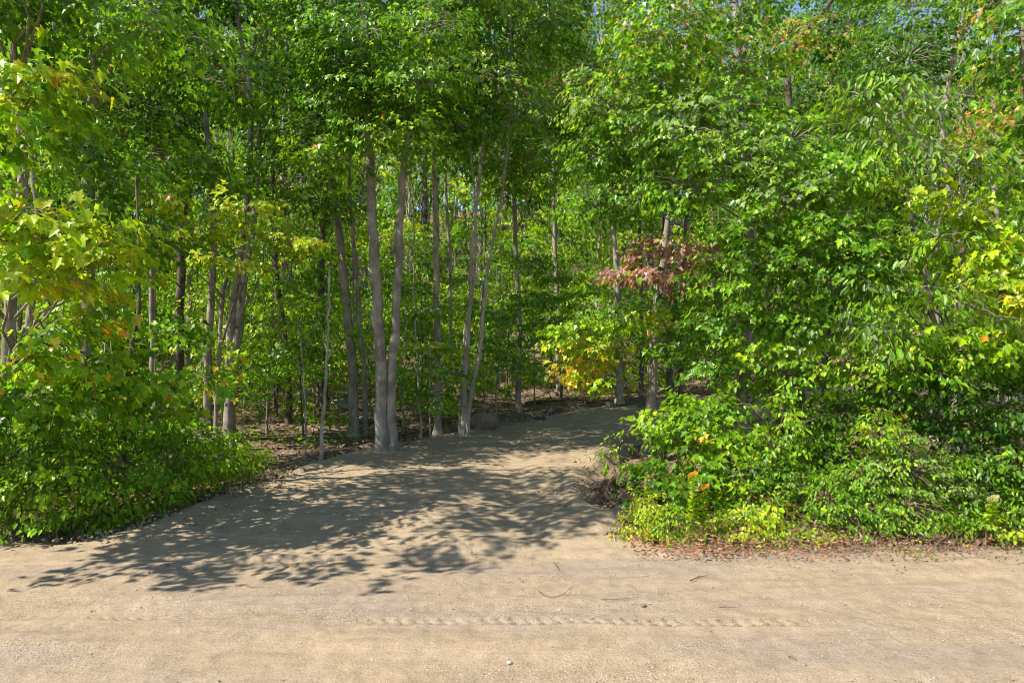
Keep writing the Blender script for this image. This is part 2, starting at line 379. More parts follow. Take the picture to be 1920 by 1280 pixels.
def single_leaf(kind, col, parent, L, i, origin, name='leaf', material=None):
    key = (kind, tuple(np.round(col, 3)), name)
    if key not in _leafcache:
        lv, lf = KINDS[kind]; me = bpy.data.meshes.new(name); me.from_pydata(lv.tolist(), [], lf); me.update()
        at = me.color_attributes.new('leaf_colour', 'FLOAT_COLOR', 'POINT')
        at.data.foreach_set('color', np.tile(np.array([*col, 1.0], np.float32), len(lv)))
        me.materials.append(material or LEAF); _leafcache[key] = me
    o = bpy.data.objects.new(name, _leafcache[key]); COL.objects.link(o)
    if parent is not None: o.parent = parent
    b, t, n = frames(L.t[i:i+1], L.n[i:i+1]); b, t, n = b[0], t[0], n[0]; s_ = L.s[i]; p = L.p[i]-np.asarray(origin)
    o.matrix_local = Matrix(((b[0]*s_, t[0]*s_, n[0]*s_, p[0]), (b[1]*s_, t[1]*s_, n[1]*s_, p[1]), (b[2]*s_, t[2]*s_, n[2]*s_, p[2]), (0, 0, 0, 1)))
    return o

# ------------------------------------------------------------------ wood
class Tubes:
    def __init__(self): self.v = []; self.f = []; self.k = 0
    def add(self, path, rad, sides=6, rough=0.0):
        path = np.asarray(path, float); n = len(path); rad = np.asarray(rad, float)
        d = norm(np.gradient(path, axis=0)); ref = np.array([0.31, 0.95, 0.05])
        if abs(d.mean(0) @ ref) > 0.93: ref = np.array([0.9, 0.1, 0.4])
        a = norm(np.cross(d, ref)); b = np.cross(d, a)
        th = np.linspace(0, 2*np.pi, sides, endpoint=False)
        rr = rad[:, None]*(1+rough*rng.uniform(-1, 1, (n, sides)))
        v = path[:, None]+rr[..., None]*(np.cos(th)[None, :, None]*a[:, None]+np.sin(th)[None, :, None]*b[:, None])
        i = np.arange(n-1)[:, None]*sides; j = np.arange(sides)[None]; j2 = (j+1) % sides
        f_ = np.stack([i+j, i+j2, i+sides+j2, i+sides+j], -1).reshape(-1, 4)
        self.v.append(v.reshape(-1, 3)); self.f.append(f_+self.k); self.k += n*sides
    def build(self, name, material, parent, origin):
        if not self.v: return None
        return mesh_obj(name, np.concatenate(self.v), np.concatenate(self.f), material, parent, True, origin=origin)
def bend(a, b, sag, n=6, jit=0.04):
    a = np.asarray(a, float); b = np.asarray(b, float); t = np.linspace(0, 1, n)[:, None]
    p = a*(1-t)+b*t; ln = np.linalg.norm(b-a)
    p[:, 2] += sag*ln*np.sin(np.pi*t[:, 0])
    p[1:-1] += rng.normal(0, jit*ln, (n-2, 3)); return p

# ------------------------------------------------------------------ plants
PLANTS = []
LEAF_K = 1.3
def lobe_leaves(Ls, tubes, c, rad, pal, size, dens, droop, kind, hang=0.45):
    """fill an ellipsoid with leafy twigs; c centre, rad (3,), leaves in flat drooping sprays"""
    rad = np.asarray(rad, float)
    n = int(LEAF_K*dens*3.0*math.pi*math.sqrt(rad[0]*rad[1])*rad[2]/(0.5*size*size))
    n = max(8, n); per = 13; ns = max(2, n//per)
    d = norm(rng.normal(0, 1, (ns, 3))); r = rng.uniform(0.15, 1, (ns, 1))**0.45
    sc = c+d*r*rad
    out = d*rad; out[:, 2] *= 0.25; out += rng.normal(0, 0.25, (ns, 3))*rad.mean(); out[:, 2] -= droop*np.linalg.norm(out, axis=1)*0.6
    out = norm(out); slen = rng.uniform(2.2, 4.6, ns)*size
    side = norm(np.cross(out, np.array([0, 0, 1.0])))
    for k in range(ns):
        if tubes is not None and (k % 2 == 0):
            tubes.add(np.stack([c+(sc[k]-c)*0.25, sc[k]*0.55+c*0.45+np.array([0, 0, 0.1*rad[2]]), sc[k], sc[k]+out[k]*slen[k]*0.8]),
                      [0.010, 0.007, 0.004, 0.002] if size > 0.06 else [0.006, 0.004, 0.003, 0.0015], 3)
    m = rng.poisson(per, ns); k = np.repeat(np.arange(ns), m); tot = len(k)
    if not tot: return
    al = rng.uniform(-0.15, 1, tot); lat = rng.choice([-1, 1], tot)*rng.uniform(0.05, 1, tot)
    p = sc[k]+out[k]*(al*slen[k])[:, None]+side[k]*(lat*size*1.25*(1.15-0.5*al))[:, None]+rng.normal(0, size*0.33, (tot, 3))
    p[:, 2] -= np.abs(lat)*size*0.35
    t = out[k]*0.8+side[k]*(lat*0.9)[:, None]+rng.normal(0, 0.35, (tot, 3)); t[:, 2] -= hang+rng.uniform(0, 0.5, tot)
    nrm = np.array([0, 0, 1.0])+rng.normal(0, 0.42, (tot, 3))+out[k]*0.45+d[k]*0.35
    cols, ci = pick(pal, tot)
    # leaves of one spray share a cast of colour (light and dark clumps, early turning sprays)
    cast = rng.normal(1.0, 0.16, (ns, 1))[k]; j = rng.normal(1, 0.10, (tot, 1))
    Ls.add(p, t, nrm, size*rng.uniform(0.5, 1.25, tot), np.clip(cols*cast*j, 0.006, 0.75), ci)

def catmull(pts, n): return polyline(pts, n)
def plant(name, cat, label, base, stems, lobes, kind='maple', size=0.115, dens=1.0, bark=None, group=None,
          far_kind=None, droop=0.35, hang=0.45, singles=0, crown='crown', flare=1.75, stem_name='trunk', limbs=True):
    """base (x,y); stems: list of ([(u,v,Y)...] world path after the base, base radius, tip radius); lobes: (u,v,Y,ru,rv,pal[,dens])"""
    x, y = base; o = np.array([x, y, h1(x, y)-0.06])
    root = empty(name, o); tag(root, label, cat, group)
    paths = []
    for k, st in enumerate(stems):
        pts, r0, r1 = st[:3]; off = st[3] if len(st) > 3 else (0, 0)
        b0 = o+np.array([off[0], off[1], 0]); b0[2] = h1(b0[0], b0[1])-0.08
        pw = [b0]+[W(*p) if len(p) == 3 else W(p[0], p[1], y) for p in pts]
        n = max(8, 4*len(pw)); path = catmull(pw, n)
        tt = np.linspace(0, 1, n); ln = np.linalg.norm(np.diff(path, axis=0), axis=1).sum()
        path[1:-1] += rng.normal(0, 0.012, (n-2, 3))*np.array([1, 1, 0])
        rad = r0*(1-tt)+r1*tt; rad = rad*(1+(flare-1)*np.exp(-tt*ln/0.22)*(0.8+0.4*rng.rand()))
        rad = rad*0.87; T = Tubes(); T.add(path, rad, 12 if r0 > 0.05 else 7, 0.045); T.build(stem_name, bark or BARK, root, o)
        paths.append((path, rad))
    Ls = Leaves()
    for lb in lobes:
        u, v, Y, ru, rv, pal = lb[:6]; dn = lb[6] if len(lb) > 6 else 1.0
        c = W(u, v, Y); rx = ru*Y/F; rz = rv*Y/F
        T = Tubes()
        if limbs and paths:
            best = None
            for path, rad in paths:
                dz = c[2]-path[:, 2]; hd = np.hypot(path[:, 0]-c[0], path[:, 1]-c[1])
                cost = np.abs(dz-0.35*hd)+0.4*hd; j = int(np.argmin(cost))
                if best is None or cost[j] < best[0]: best = (cost[j], path[j], rad[j])
            ln = np.linalg.norm(c-best[1])
            r0 = min(best[2]*0.5, 0.007+0.0045*ln)
            q = bend(best[1], c, 0.07, 8, 0.022); T.add(q, np.linspace(r0, 0.007, 8), 6)
        lobe_leaves(Ls, T, c, (rx, 0.5*(rx+rz)+0.15, rz), pal, size, dens*dn, droop, kind, hang)
        T.build('branch', bark or BARK, root, o)
    Ls.done()
    PLANTS.append((root, o, Ls, kind, far_kind or kind, singles, crown))
    return root
def around(u, v0, v1, Y, n, spread, pal, r=(70, 110), flat=0.6, dens=1.0, dY=2.0, seed=None):
    """n lobes spread round an upper stem (photo-scale numbers)"""
    g = np.random.RandomState(seed if seed is not None else int(abs(u*7+v0*3+Y*11)))
    out = []
    for k in range(n):
        vv = v0+(v1-v0)*(k+g.uniform(0.1, 0.9))/n; taper = 0.55+0.45*math.sin(math.pi*min(1, 0.25+0.75*k/max(1, n-1)))
        rr = g.uniform(*r); out.append((u+g.uniform(-1, 1)*spread*taper, vv, Y+g.uniform(-1, 1)*dY, rr, rr*flat*g.uniform(0.8, 1.2), pal if isinstance(pal, str) else pal[g.randint(len(pal))], dens*(0.20 if vv < -60 else 0.95)))
    return out

exec_order = []
# ---- left front: the yellow-tipped maple over the road edge
plant('maple_tree', 'tree', 'sunlit maple with yellow and orange tipped leaves at the left edge, leaning over the road',
      (-7.9, 10.6), [([(20, 560, 10.4), (45, 330, 10.2), (30, 150, 10), (0, -150, 10), (-30, -400, 10)], 0.11, 0.03), ([(70, 480, 10.6), (60, 300, 10.6), (95, 150, 10.8), (110, -60, 11)], 0.07, 0.02)],
      [(60, 140, 8.4, 75, 45, 'gold'), (10, 190, 8.2, 90, 55, 'limegreen'), (95, 205, 8.6, 60, 55, 'limegreen'), (50, 290, 9, 110, 50, 'bright'),
       (30, 395, 7.8, 70, 40, 'gold'), (120, 400, 7.9, 90, 45, 'lime'), (195, 440, 8.1, 60, 45, 'lime'), (50, 450, 8, 110, 45, 'limegreen'), (30, 515, 7.7, 75, 35, 'gold'), (110, 520, 8, 70, 40, 'gold'),
       (185, 510, 8.4, 70, 45, 'limegreen'), (150, 590, 8.6, 60, 26, 'orangetips'), (70, 420, 7.6, 90, 40, 'lime'), (210, 450, 7.9, 50, 34, 'lime'),
       (-60, -60, 8.8, 170, 90, 'green'), (60, 20, 9.6, 120, 60, 'green'),
       (-40, -260, 9, 180, 100, 'green'), (-330, 230, 6.55, 170, 90, 'green', .8), (-520, 120, 6.7, 180, 100, 'green', .8), (-250, 380, 7.3, 100, 60, 'green'), (-640, -20, 6.3, 190, 100, 'green', .8), (-590, 270, 6.4, 100, 70, 'green', .8), (-310, -110, 6.1, 120, 80, 'green', .7), (110, -240, 7.2, 130, 80, 'green', .9), (-10, -390, 7, 130, 80, 'green', .7), (210, -330, 7.6, 120, 80, 'green', .7), (-160, -300, 6.6, 120, 80, 'green', .7), (230, -170, 7.9, 110, 70, 'green', .9), (60, -160, 7.4, 110, 70, 'green', .8), (-80, -110, 7.2, 100, 60, 'green', .8), (-330, -330, 6.1, 120, 80, 'green', .7), (300, -80, 9.4, 110, 60, 'green', .6), (240, 60, 9.2, 90, 50, 'bright', .6), (340, 60, 10, 90, 50, 'green', .6), (150, -110, 8.8, 100, 50, 'green', .6)],  # mostly unseen lobes beyond the frame, added to cast shade on the drive
      singles=300, size=0.14)
plant('maple_sapling', 'sapling', 'low green maple with a few orange leaves, above the roadside shrubs at far left',
      (-6.3, 11.0), [([(240, 700, 11), (258, 600, 11), (262, 480, 11.2), (255, 330, 11.4)], 0.06, 0.02)],
      [(70, 640, 8.7, 85, 45, 'limegreen'), (10, 690, 8.6, 70, 45, 'limegreen'), (150, 680, 8.8, 90, 42, 'orangetips'), (250, 700, 9.3, 80, 42, 'limegreen'), (340, 715, 9.9, 75, 32, 'limegreen'), (405, 705, 10.4, 40, 22, 'orangetips'),
       (50, 745, 8.7, 90, 42, 'bright'), (170, 745, 9.2, 100, 38, 'bright'), (280, 765, 9.9, 70, 28, 'limegreen'), (180, 620, 9.8, 60, 35, 'bright'), (330, 620, 11.5, 60, 30, 'green', 0.6), (-60, 780, 8.6, 70, 60, 'green')],
      singles=300, bark=BARK_DARK, size=0.125)
# ---- left trunks
plant('maple_tree', 'tree', 'clump of leaning grey stems with bright yellow-green drooping sprays, left of the driveway',
      ground_at(412, 828), [([(388, 700), (393, 600), (400, 480), (395, 330), (380, 150), (360, -80), (350, -300)], 0.125, 0.04, (-0.35, 0.2)),
       ([(408, 700), (418, 560), (426, 520)], 0.06, 0.045, (-0.05, -0.1)),
       ([(432, 640), (445, 520), (462, 380), (470, 200), (440, 0), (420, -250)], 0.13, 0.04, (0.12, 0.35)),
       ([(430, 760), (447, 620), (458, 520), (478, 400), (488, 250), (500, 60), (520, -200)], 0.155, 0.04, (0.22, -0.1))],
      [(460, 395, 12.2, 55, 26, 'gold'), (440, 490, 12, 52, 20, 'gold'), (415, 420, 12.6, 40, 24, 'lime'), (560, 452, 12.6, 55, 20, 'gold'), (505, 435, 12.9, 50, 30, 'limegreen'), (310, 375, 12.2, 42, 22, 'gold'), (340, 430, 13, 60, 32, 'limegreen'),
       (300, 470, 12.5, 70, 30, 'green'), (420, 330, 14, 90, 45, 'bright'), (540, 330, 15, 80, 45, 'green'), (330, 300, 13.5, 90, 50, 'bright')]
      +around(450, 220, -350, 16, 13, 230, ['green', 'bright', 'deep'], (80, 120), dY=2.4), singles=300)
plant('maple_tree', 'tree', 'dark upright trunk behind the left stem clump, its foot hidden by shrubs',
      ground_at(335, 800), [([(337, 620), (340, 480), (345, 330), (338, 150), (330, -100), (330, -300)], 0.15, 0.05)],
      [(250, 420, 15, 80, 40, 'green'), (250, 260, 15, 90, 50, 'bright')]+around(320, 200, -330, 17.5, 9, 170, ['green', 'deep'], (80, 110)), bark=BARK_DARK, far_kind='star')
plant('maple_tree', 'tree', 'tall maple with a forked trunk near the upper left corner',
      (-8.9, 14.2), [([(165, 600, 14.2), (168, 300, 14.2), (172, 170, 14.2), (178, 30, 14.4), (190, -200, 14.6)], 0.16, 0.06), ([(160, 300, 14.2), (168, 190, 14.1), (210, 130, 14), (225, 20, 13.9), (240, -150, 13.8)], 0.05, 0.03, (0.05, 0))],
      [(220, 330, 12, 90, 40, 'bright'), (150, 300, 12.4, 80, 50, 'green'), (250, 80, 13, 100, 50, 'limegreen'), (170, 400, 12.4, 80, 40, 'green')]+around(180, 120, -380, 14.2, 10, 210, ['green', 'bright', 'deep'], (80, 115)), singles=0)
plant('maple_tree', 'tree', 'slim straight trunk rising between the forked maple and the stem clump, upper left',
      (-8.5, 16.2), [([(285, 600, 16.2), (278, 280, 16.2), (282, 120, 16.2), (285, -150, 16.2)], 0.085, 0.03), ([(290, 330, 16.2), (296, 220, 16.1), (312, 90, 16)], 0.03, 0.015, (0.05, 0))],
      around(280, 330, -250, 16, 8, 140, ['bright', 'green', 'lime'], (70, 100)), bark=BARK)
# ---- trees left out of frame whose crowns shade the drive
plant('maple_tree', 'tree', 'leafy maple at the extreme upper left, behind the yellow-tipped one',
      (-9.8, 12.8), [([(-40, 400, 12.8), (-30, 0, 12.8), (-20, -500, 12.8)], 0.13, 0.05)],
      around(-20, 420, -520, 12.6, 10, 190, ['green', 'deep', 'bright'], (100, 140)), far_kind='star')
# ---- centre trunks
plant('maple_tree', 'tree', 'twin-stemmed grey maple standing on the left edge of the driveway, middle of the picture',
      ground_at(727, 850), [([(716, 740), (709, 600), (700, 450), (694, 320), (690, 180), (680, 0), (665, -260)], 0.165, 0.06, (-0.14, 0)),
       ([(734, 740), (742, 600), (748, 450), (756, 320), (770, 200), (800, 60), (835, -200)], 0.125, 0.05, (0.12, 0.05))],
      [(630, 300, 14, 70, 26, 'bright', .6), (800, 300, 14.2, 60, 22, 'limegreen', .6), (640, 220, 14, 100, 50, 'green', .6), (740, 200, 14, 110, 50, 'bright', .6), (600, 280, 13.6, 70, 36, 'limegreen', .7), (850, 230, 14.6, 80, 40, 'green'), (700, 255, 13.4, 70, 34, 'bright', .7), (780, 240, 13.4, 70, 34, 'limegreen', .7), (690, 170, 13.6, 80, 45, 'bright'), (790, 160, 13.4, 80, 50, 'bright'), (680, 60, 13.6, 90, 50, 'green'), (800, 50, 13.4, 90, 50, 'bright'), (840, 130, 14, 60, 40, 'pale'), (640, 110, 13.6, 70, 40, 'green')]
      +around(720, 170, -400, 15, 12, 240, ['green', 'pale', 'bright', 'green'], (85, 120)), singles=0)
plant('maple_tree', 'tree', 'pair of leaning stems just left of the twin-stemmed grey maple',
      ground_at(668, 818), [([(662, 700), (650, 580), (638, 460), (622, 340), (610, 180), (600, -60), (590, -300)], 0.155, 0.06, (-0.06, 0)),
       ([(683, 700), (672, 580), (664, 460), (655, 330), (655, 150), (660, -150)], 0.085, 0.035, (0.18, 0.2))],
      [(560, 260, 16, 80, 45, 'green'), (620, 380, 16.5, 60, 28, 'green')]+around(610, 200, -350, 17, 11, 170, ['green', 'deep', 'bright'], (80, 110)))
plant('maple_tree', 'tree', 'straight single trunk between the twin-stemmed maple and the pale forked stems',
      ground_at(820, 818), [([(820, 650), (817, 480), (815, 320), (812, 150), (805, -150)], 0.105, 0.04)],
      around(815, 260, -330, 16.8, 9, 150, ['deep', 'green', 'pale'], (70, 105)), far_kind='star')
plant('birch_tree', 'tree', 'pale forked slender stems leaning right, in front of the brown boulder',
      ground_at(870, 818), [([(872, 690), (880, 590), (884, 480), (897, 350), (912, 200), (920, 20), (930, -200)], 0.085, 0.03, (-0.03, 0)),
       ([(880, 760), (902, 650), (905, 590), (918, 480), (940, 370), (952, 270), (957, 120), (960, -100)], 0.07, 0.025, (0.1, -0.05)),
       ([(866, 700), (872, 620), (885, 560), (893, 430), (880, 250), (870, 80)], 0.04, 0.02, (-0.12, 0.1))],
      around(930, 250, -260, 16.5, 9, 110, ['green', 'olive', 'pale'], (55, 85), dens=0.8), bark=BARK_PALE, far_kind='star')
plant('maple_tree', 'tree', 'thin pale trunk rising behind and left of the forked stems',
      ground_at(841, 775), [([(843, 640), (845, 500), (838, 400), (835, 280), (840, 100), (845, -100)], 0.07, 0.03)],
      around(840, 250, -150, 19, 5, 90, ['deep', 'green'], (60, 80)), bark=BARK_PALE, far_kind='star')
plant('maple_tree', 'tree', 'mottled grey trunk right of the brown boulder, on the far side of the drive',
      ground_at(972, 772), [([(974, 650), (973, 560), (967, 450), (966, 300), (972, 120), (985, -100)], 0.115, 0.045)],
      around(985, 330, -200, 19.5, 11, 130, ['green', 'bright', 'olive'], (65, 95)), far_kind='star')
plant('maple_tree', 'tree', 'slender sunlit trunk near the bend of the driveway, left of the orange maple leaves',
      ground_at(1047, 742), [([(1046, 620), (1042, 500), (1039, 380), (1040, 240), (1050, 60), (1060, -150)], 0.115, 0.045)],
      around(1055, 360, -180, 22, 10, 100, ['green', 'limegreen', 'bright'], (60, 85)), far_kind='star')
plant('maple_tree', 'tree', 'dark trunk leaning right on the slope behind the pale forked stems',
      ground_at(926, 676), [([(930, 590), (936, 500), (950, 370), (972, 230), (1000, 60)], 0.2, 0.09)],
      around(970, 220, -120, 33, 8, 90, ['green', 'bright'], (50, 75)), bark=BARK_DARK, far_kind='star')
plant('maple_tree', 'tree', 'dark trunk on the forest floor between the stem clump and the leaning pair',
      ground_at(541, 795), [([(540, 700), (530, 600), (518, 500), (512, 350), (515, 150), (520, -100)], 0.105, 0.04)],
      around(515, 290, -250, 18, 8, 120, ['green', 'bright'], (70, 95)), bark=BARK_DARK, far_kind='star')
plant('maple_tree', 'tree', 'lit slim trunk a little right of the dark one, halfway to the leaning pair',
      ground_at(549, 715), [([(546, 600), (542, 480), (538, 350), (545, 150)], 0.16, 0.07)],
      around(545, 280, -60, 28, 6, 80, ['bright', 'green'], (55, 75)), far_kind='star')
# ---- thin saplings at the drive's left edge
def thin(label, base, pts, r, lobes, **kw):
    plant('maple_sapling', 'sapling', label, base, [(pts, r, r*0.45)], lobes, size=0.10, group=kw.pop('group', None), flare=1.2, far_kind='star', **kw)
thin('thin bare-stemmed sapling standing where forest floor meets the driveway, left of centre', ground_at(600, 868), [(606, 780), (613, 690), (616, 590), (618, 500)], 0.045, [(612, 570, 14.5, 45, 14, 'bright', .7), (640, 620, 15, 40, 12, 'bright', .7), (590, 610, 15, 40, 14, 'green', .7)], bark=BARK_PALE)
thin('wispy stick-thin sapling left of the bare-stemmed one', ground_at(574, 862), [(572, 760), (567, 680), (558, 600)], 0.022, [(560, 690, 15, 40, 14, 'bright', .8), (580, 640, 15, 45, 14, 'green', .8), (530, 660, 15, 40, 14, 'green', .7)])
thin('thin sapling with light green tiers between the twin-stemmed maple and the straight trunk', ground_at(792, 825), [(785, 720), (780, 620), (775, 480), (776, 380)], 0.035, [(790, 650, 16, 45, 14, 'lime', .9), (810, 690, 15.6, 32, 14, 'bright', .9), (770, 700, 16, 30, 12, 'bright', .9), (825, 650, 16, 34, 12, 'bright'), (800, 580, 16.5, 50, 16, 'bright'), (770, 540, 16.5, 46, 15, 'green')], bark=BARK_PALE)
thin('sapling with flat leaf tiers beside the straight single trunk', ground_at(806, 818), [(806, 720), (800, 640), (796, 560)], 0.03, [(830, 760, 16, 32, 12, 'bright'), (800, 735, 16.3, 36, 13, 'green'), (850, 700, 16.8, 36, 13, 'bright'), (770, 610, 17, 40, 14, 'bright')])
thin('leafy sapling just right of the pale forked stems', ground_at(930, 790), [(932, 720), (938, 650), (945, 560)], 0.03, [(945, 660, 18, 50, 18, 'bright'), (975, 690, 17.8, 40, 15, 'bright'), (915, 640, 18, 36, 14, 'green'), (960, 600, 18.5, 60, 18, 'bright'), (1000, 640, 18.5, 45, 14, 'green'), (985, 560, 19, 48, 16, 'bright')])
thin('sapling hung with green leaves before the slender sunlit trunk', ground_at(1002, 762), [(1003, 690), (998, 600), (995, 500)], 0.03, [(1010, 560, 20, 60, 18, 'green'), (1000, 490, 20, 55, 18, 'bright'), (1040, 520, 20, 45, 15, 'bright'), (1030, 600, 20.5, 40, 14, 'green')])
# ---- right of the drive
rt = plant('maple_tree', 'tree', 'maple with red, orange and yellow sprays reaching left over the driveway bend',
      ground_at(1212, 852), [([(1218, 780), (1224, 690), (1230, 600), (1240, 520), (1256, 400), (1270, 250), (1290, 40), (1300, -200)], 0.13, 0.04)],
      [(1250, 492, 11.9, 62, 30, 'red'), (1205, 512, 11.8, 45, 20, 'red'), (1160, 510, 12, 30, 14, 'red'), (1265, 450, 11.9, 40, 20, 'tan'), (1310, 462, 11.8, 34, 14, 'tan'), (1205, 460, 12, 22, 14, 'red'),
       (1085, 692, 14, 34, 20, 'amber'), (1112, 672, 14, 40, 28, 'amber'), (1062, 690, 14, 34, 14, 'amber'), (1130, 650, 13.8, 55, 26, 'gold'), (1090, 640, 14, 55, 22, 'gold'), (1150, 715, 13.8, 40, 22, 'limegreen'), (1100, 610, 13.8, 70, 24, 'limegreen'), (1180, 600, 13.4, 65, 24, 'limegreen'), (1250, 590, 13.2, 55, 20, 'gold'), (1170, 570, 13.6, 85, 20, 'green'), (1270, 640, 13.2, 70, 34, 'green'), (1310, 560, 13, 70, 40, 'green')],
      singles=300)
T = Tubes(); o = np.array(rt.location)
T.add(np.stack([W(1224, 668, 14.86), W(1217, 640, 14.8), W(1216, 618, 14.8), W(1222, 600, 14.86)]), [0.01, 0.045, 0.05, 0.015], 6, 0.2); T.build('torn_bark', SCAR, rt, o)
plant('maple_tree', 'tree', 'large bright green maple filling the upper right of centre, with a grey forked trunk',
      (4.6, 13.2), [([(1395, 700, 13.2), (1405, 560, 13.2), (1405, 440, 13.2), (1395, 300, 13), (1385, 120, 13), (1370, -120, 13), (1360, -300, 13)], 0.13, 0.045), ([(1382, 745, 13.2), (1385, 700, 13.1), (1430, 590, 12.8), (1445, 480, 12.5)], 0.06, 0.02, (-0.1, -0.1))],
      [(1130, 190, 12, 75, 55, 'pale'), (1210, 150, 12, 80, 50, 'bright'), (1390, 110, 12.2, 80, 50, 'olive'), (1390, 10, 12.2, 80, 50, 'green', .7), (1290, 240, 11.2, 95, 60, 'pale'), (1200, 260, 11.8, 80, 50, 'green'), (1120, 290, 12.2, 60, 40, 'green'), (1370, 200, 11.4, 90, 50, 'bright'), (1390, 310, 10.8, 100, 55, 'pale'), (1290, 350, 11.2, 90, 50, 'bright'), (1190, 370, 12, 80, 40, 'green'), (1110, 390, 12.6, 60, 36, 'green'), (1480, 260, 10.8, 80, 60, 'bright'),
       (1480, 370, 10.4, 90, 50, 'pale'), (1400, 420, 10.8, 90, 45, 'bright'), (1560, 330, 10.4, 80, 55, 'bright'), (1570, 430, 10.2, 90, 50, 'bright'), (1470, 480, 10.5, 100, 45, 'green'), (1370, 510, 11, 80, 40, 'bright'), (1560, 530, 10.4, 90, 40, 'green'), (1450, 570, 10.8, 90, 35, 'bright'), (1360, 610, 11.4, 70, 35, 'green'), (1540, 610, 10.6, 80, 32, 'green'), (1440, 650, 11, 80, 30, 'limegreen'), (1330, 680, 11.8, 60, 30, 'green'), (1630, 480, 10, 70, 45, 'green')]
      +around(1330, 110, -260, 12.6, 6, 170, ['green', 'olive'], (80, 110), dens=0.6), singles=300, size=0.095)
plant('hickory_tree', 'tree', 'tree with long drooping pale compound leaves, upper right in front of the bright maple',
      (7.6, 11.6), [([(1760, 640, 11.4), (1720, 480, 11), (1700, 330, 10.6), (1695, 230, 10.2)], 0.065, 0.012), ([(1790, 600, 11.4), (1810, 460, 10.6), (1800, 330, 10.2)], 0.04, 0.015, (0.1, 0))],
      [(1700, 170, 9.6, 60, 35, 'pale'), (1740, 200, 9.5, 45, 40, 'pale'), (1660, 230, 9.8, 60, 40, 'pale'), (1620, 180, 10, 50, 36, 'bright'), (1700, 270, 9.7, 70, 35, 'pale'), (1780, 300, 9.4, 60, 28, 'pale'), (1840, 310, 9.2, 45, 24, 'pale'), (1640, 320, 9.8, 60, 35, 'bright'),
       (1760, 445, 9, 42, 22, 'pale'), (1780, 545, 8.9, 50, 24, 'pale'), (1830, 575, 8.8, 50, 22, 'pale'), (1720, 540, 9, 50, 26, 'bright'), (1650, 610, 9.2, 40, 24, 'pale'), (1700, 630, 9.3, 60, 30, 'bright'), (1640, 540, 9.6, 60, 40, 'green')],
      kind='lance', size=0.135, dens=1.0, hang=0.55, singles=300)
plant('maple_tree', 'tree', 'yellow-green maple at the right edge, its bright leaves sloping down in a long tier',
      (9.0, 11.4), [([(1960, 650, 11.4), (1950, 450, 11.2), (1930, 300, 11), (1920, 100, 11), (1910, -150, 11)], 0.09, 0.03)],
      [(1720, 345, 9.8, 60, 26, 'lime'), (1790, 375, 9.6, 65, 28, 'lime'), (1840, 425, 9.4, 60, 34, 'lime'), (1880, 480, 9.2, 50, 34, 'gold'), (1905, 550, 9, 45, 40, 'gold'), (1800, 450, 9.6, 70, 40, 'limegreen'), (1860, 530, 9.4, 70, 45, 'limegreen'), (1790, 640, 9.6, 90, 30, 'limegreen'), (1880, 620, 9.3, 60, 30, 'limegreen'), (1980, 500, 9.2, 70, 90, 'lime'), (1990, 250, 10, 90, 120, 'green'), (1950, 60, 10.8, 110, 90, 'green')],
      singles=300)
plant('oak_tree', 'tree', 'tree with rusty orange-brown leaves at the top right corner',
      (9.6, 14.8), [([(1800, 500, 14.8), (1770, 300, 14.8), (1780, 150, 14.8), (1810, 0, 14.8), (1830, -250, 14.8)], 0.13, 0.05), ([(1740, 330, 14.8), (1690, 200, 14.8), (1720, 60, 14.8)], 0.05, 0.02, (-0.2, 0))],
      [(1890, 130, 13, 45, 26, 'rust'), (1880, 290, 12.6, 55, 24, 'rust'), (1830, 250, 13, 40, 24, 'rust'), (1870, 220, 13, 40, 20, 'rust'), (1910, 200, 13, 40, 30, 'rust'), (1870, 10, 13.4, 50, 24, 'rust')]
      +around(1800, 350, -260, 14.8, 9, 150, ['olive', 'green', 'deep'], (75, 105), dens=0.75), bark=BARK, far_kind='maple')
plant('maple_tree', 'tree', 'tall open-crowned tree with dark limbs against blue sky, top right of centre',
      (8.0, 19), [([(1500, 500, 19), (1490, 300, 19), (1480, 110, 19), (1560, 0, 19), (1640, -160, 19)], 0.17, 0.05), ([(1440, 300, 19), (1400, 120, 19), (1390, -100, 19)], 0.09, 0.03, (-0.3, 0))],
      [(1520, 60, 18, 70, 30, 'rust', .5)]+around(1520, 250, -240, 19, 10, 200, ['green', 'olive', 'bright'], (60, 90), dens=0.42), bark=BARK_DARK, far_kind='star')
plant('maple_tree', 'tree', 'thin-limbed tree with sparse leaves letting blue sky through, top centre',
      (5.0, 21.5), [([(1250, 500, 21.5), (1245, 300, 21.5), (1235, 100, 21.5), (1215, -100, 21.5)], 0.13, 0.05), ([(1290, 300, 21.5), (1310, 130, 21.5), (1330, -60, 21.5)], 0.07, 0.03, (0.3, 0))],
      [(1110, 130, 20, 60, 26, 'rust', .6), (1050, 160, 19, 50, 22, 'rust', .6)]+around(1230, 240, -180, 21.5, 9, 170, ['olive', 'green'], (55, 80), dens=0.42), bark=BARK_DARK, far_kind='star')
plant('maple_tree', 'tree', 'pale-barked trunk across the drive bend, left of the maple with red sprays',
      ground_at(1161, 752), [([(1162, 640), (1160, 540), (1150, 420), (1140, 250), (1130, 60)], 0.15, 0.06)],
      around(1140, 230, -150, 22, 6, 110, ['green', 'olive'], (60, 85), dens=0.7), bark=BARK_PALE, far_kind='star')
plant('maple_tree', 'tree', 'slim dark trunk between the pale-barked trunk and the maple with red sprays',
      ground_at(1203, 762), [([(1203, 660), (1203, 560), (1200, 420), (1205, 250)], 0.1, 0.05)],
      around(1200, 320, 0, 21, 5, 80, ['green', 'bright'], (55, 80), dens=0.7), bark=BARK_DARK, far_kind='star')
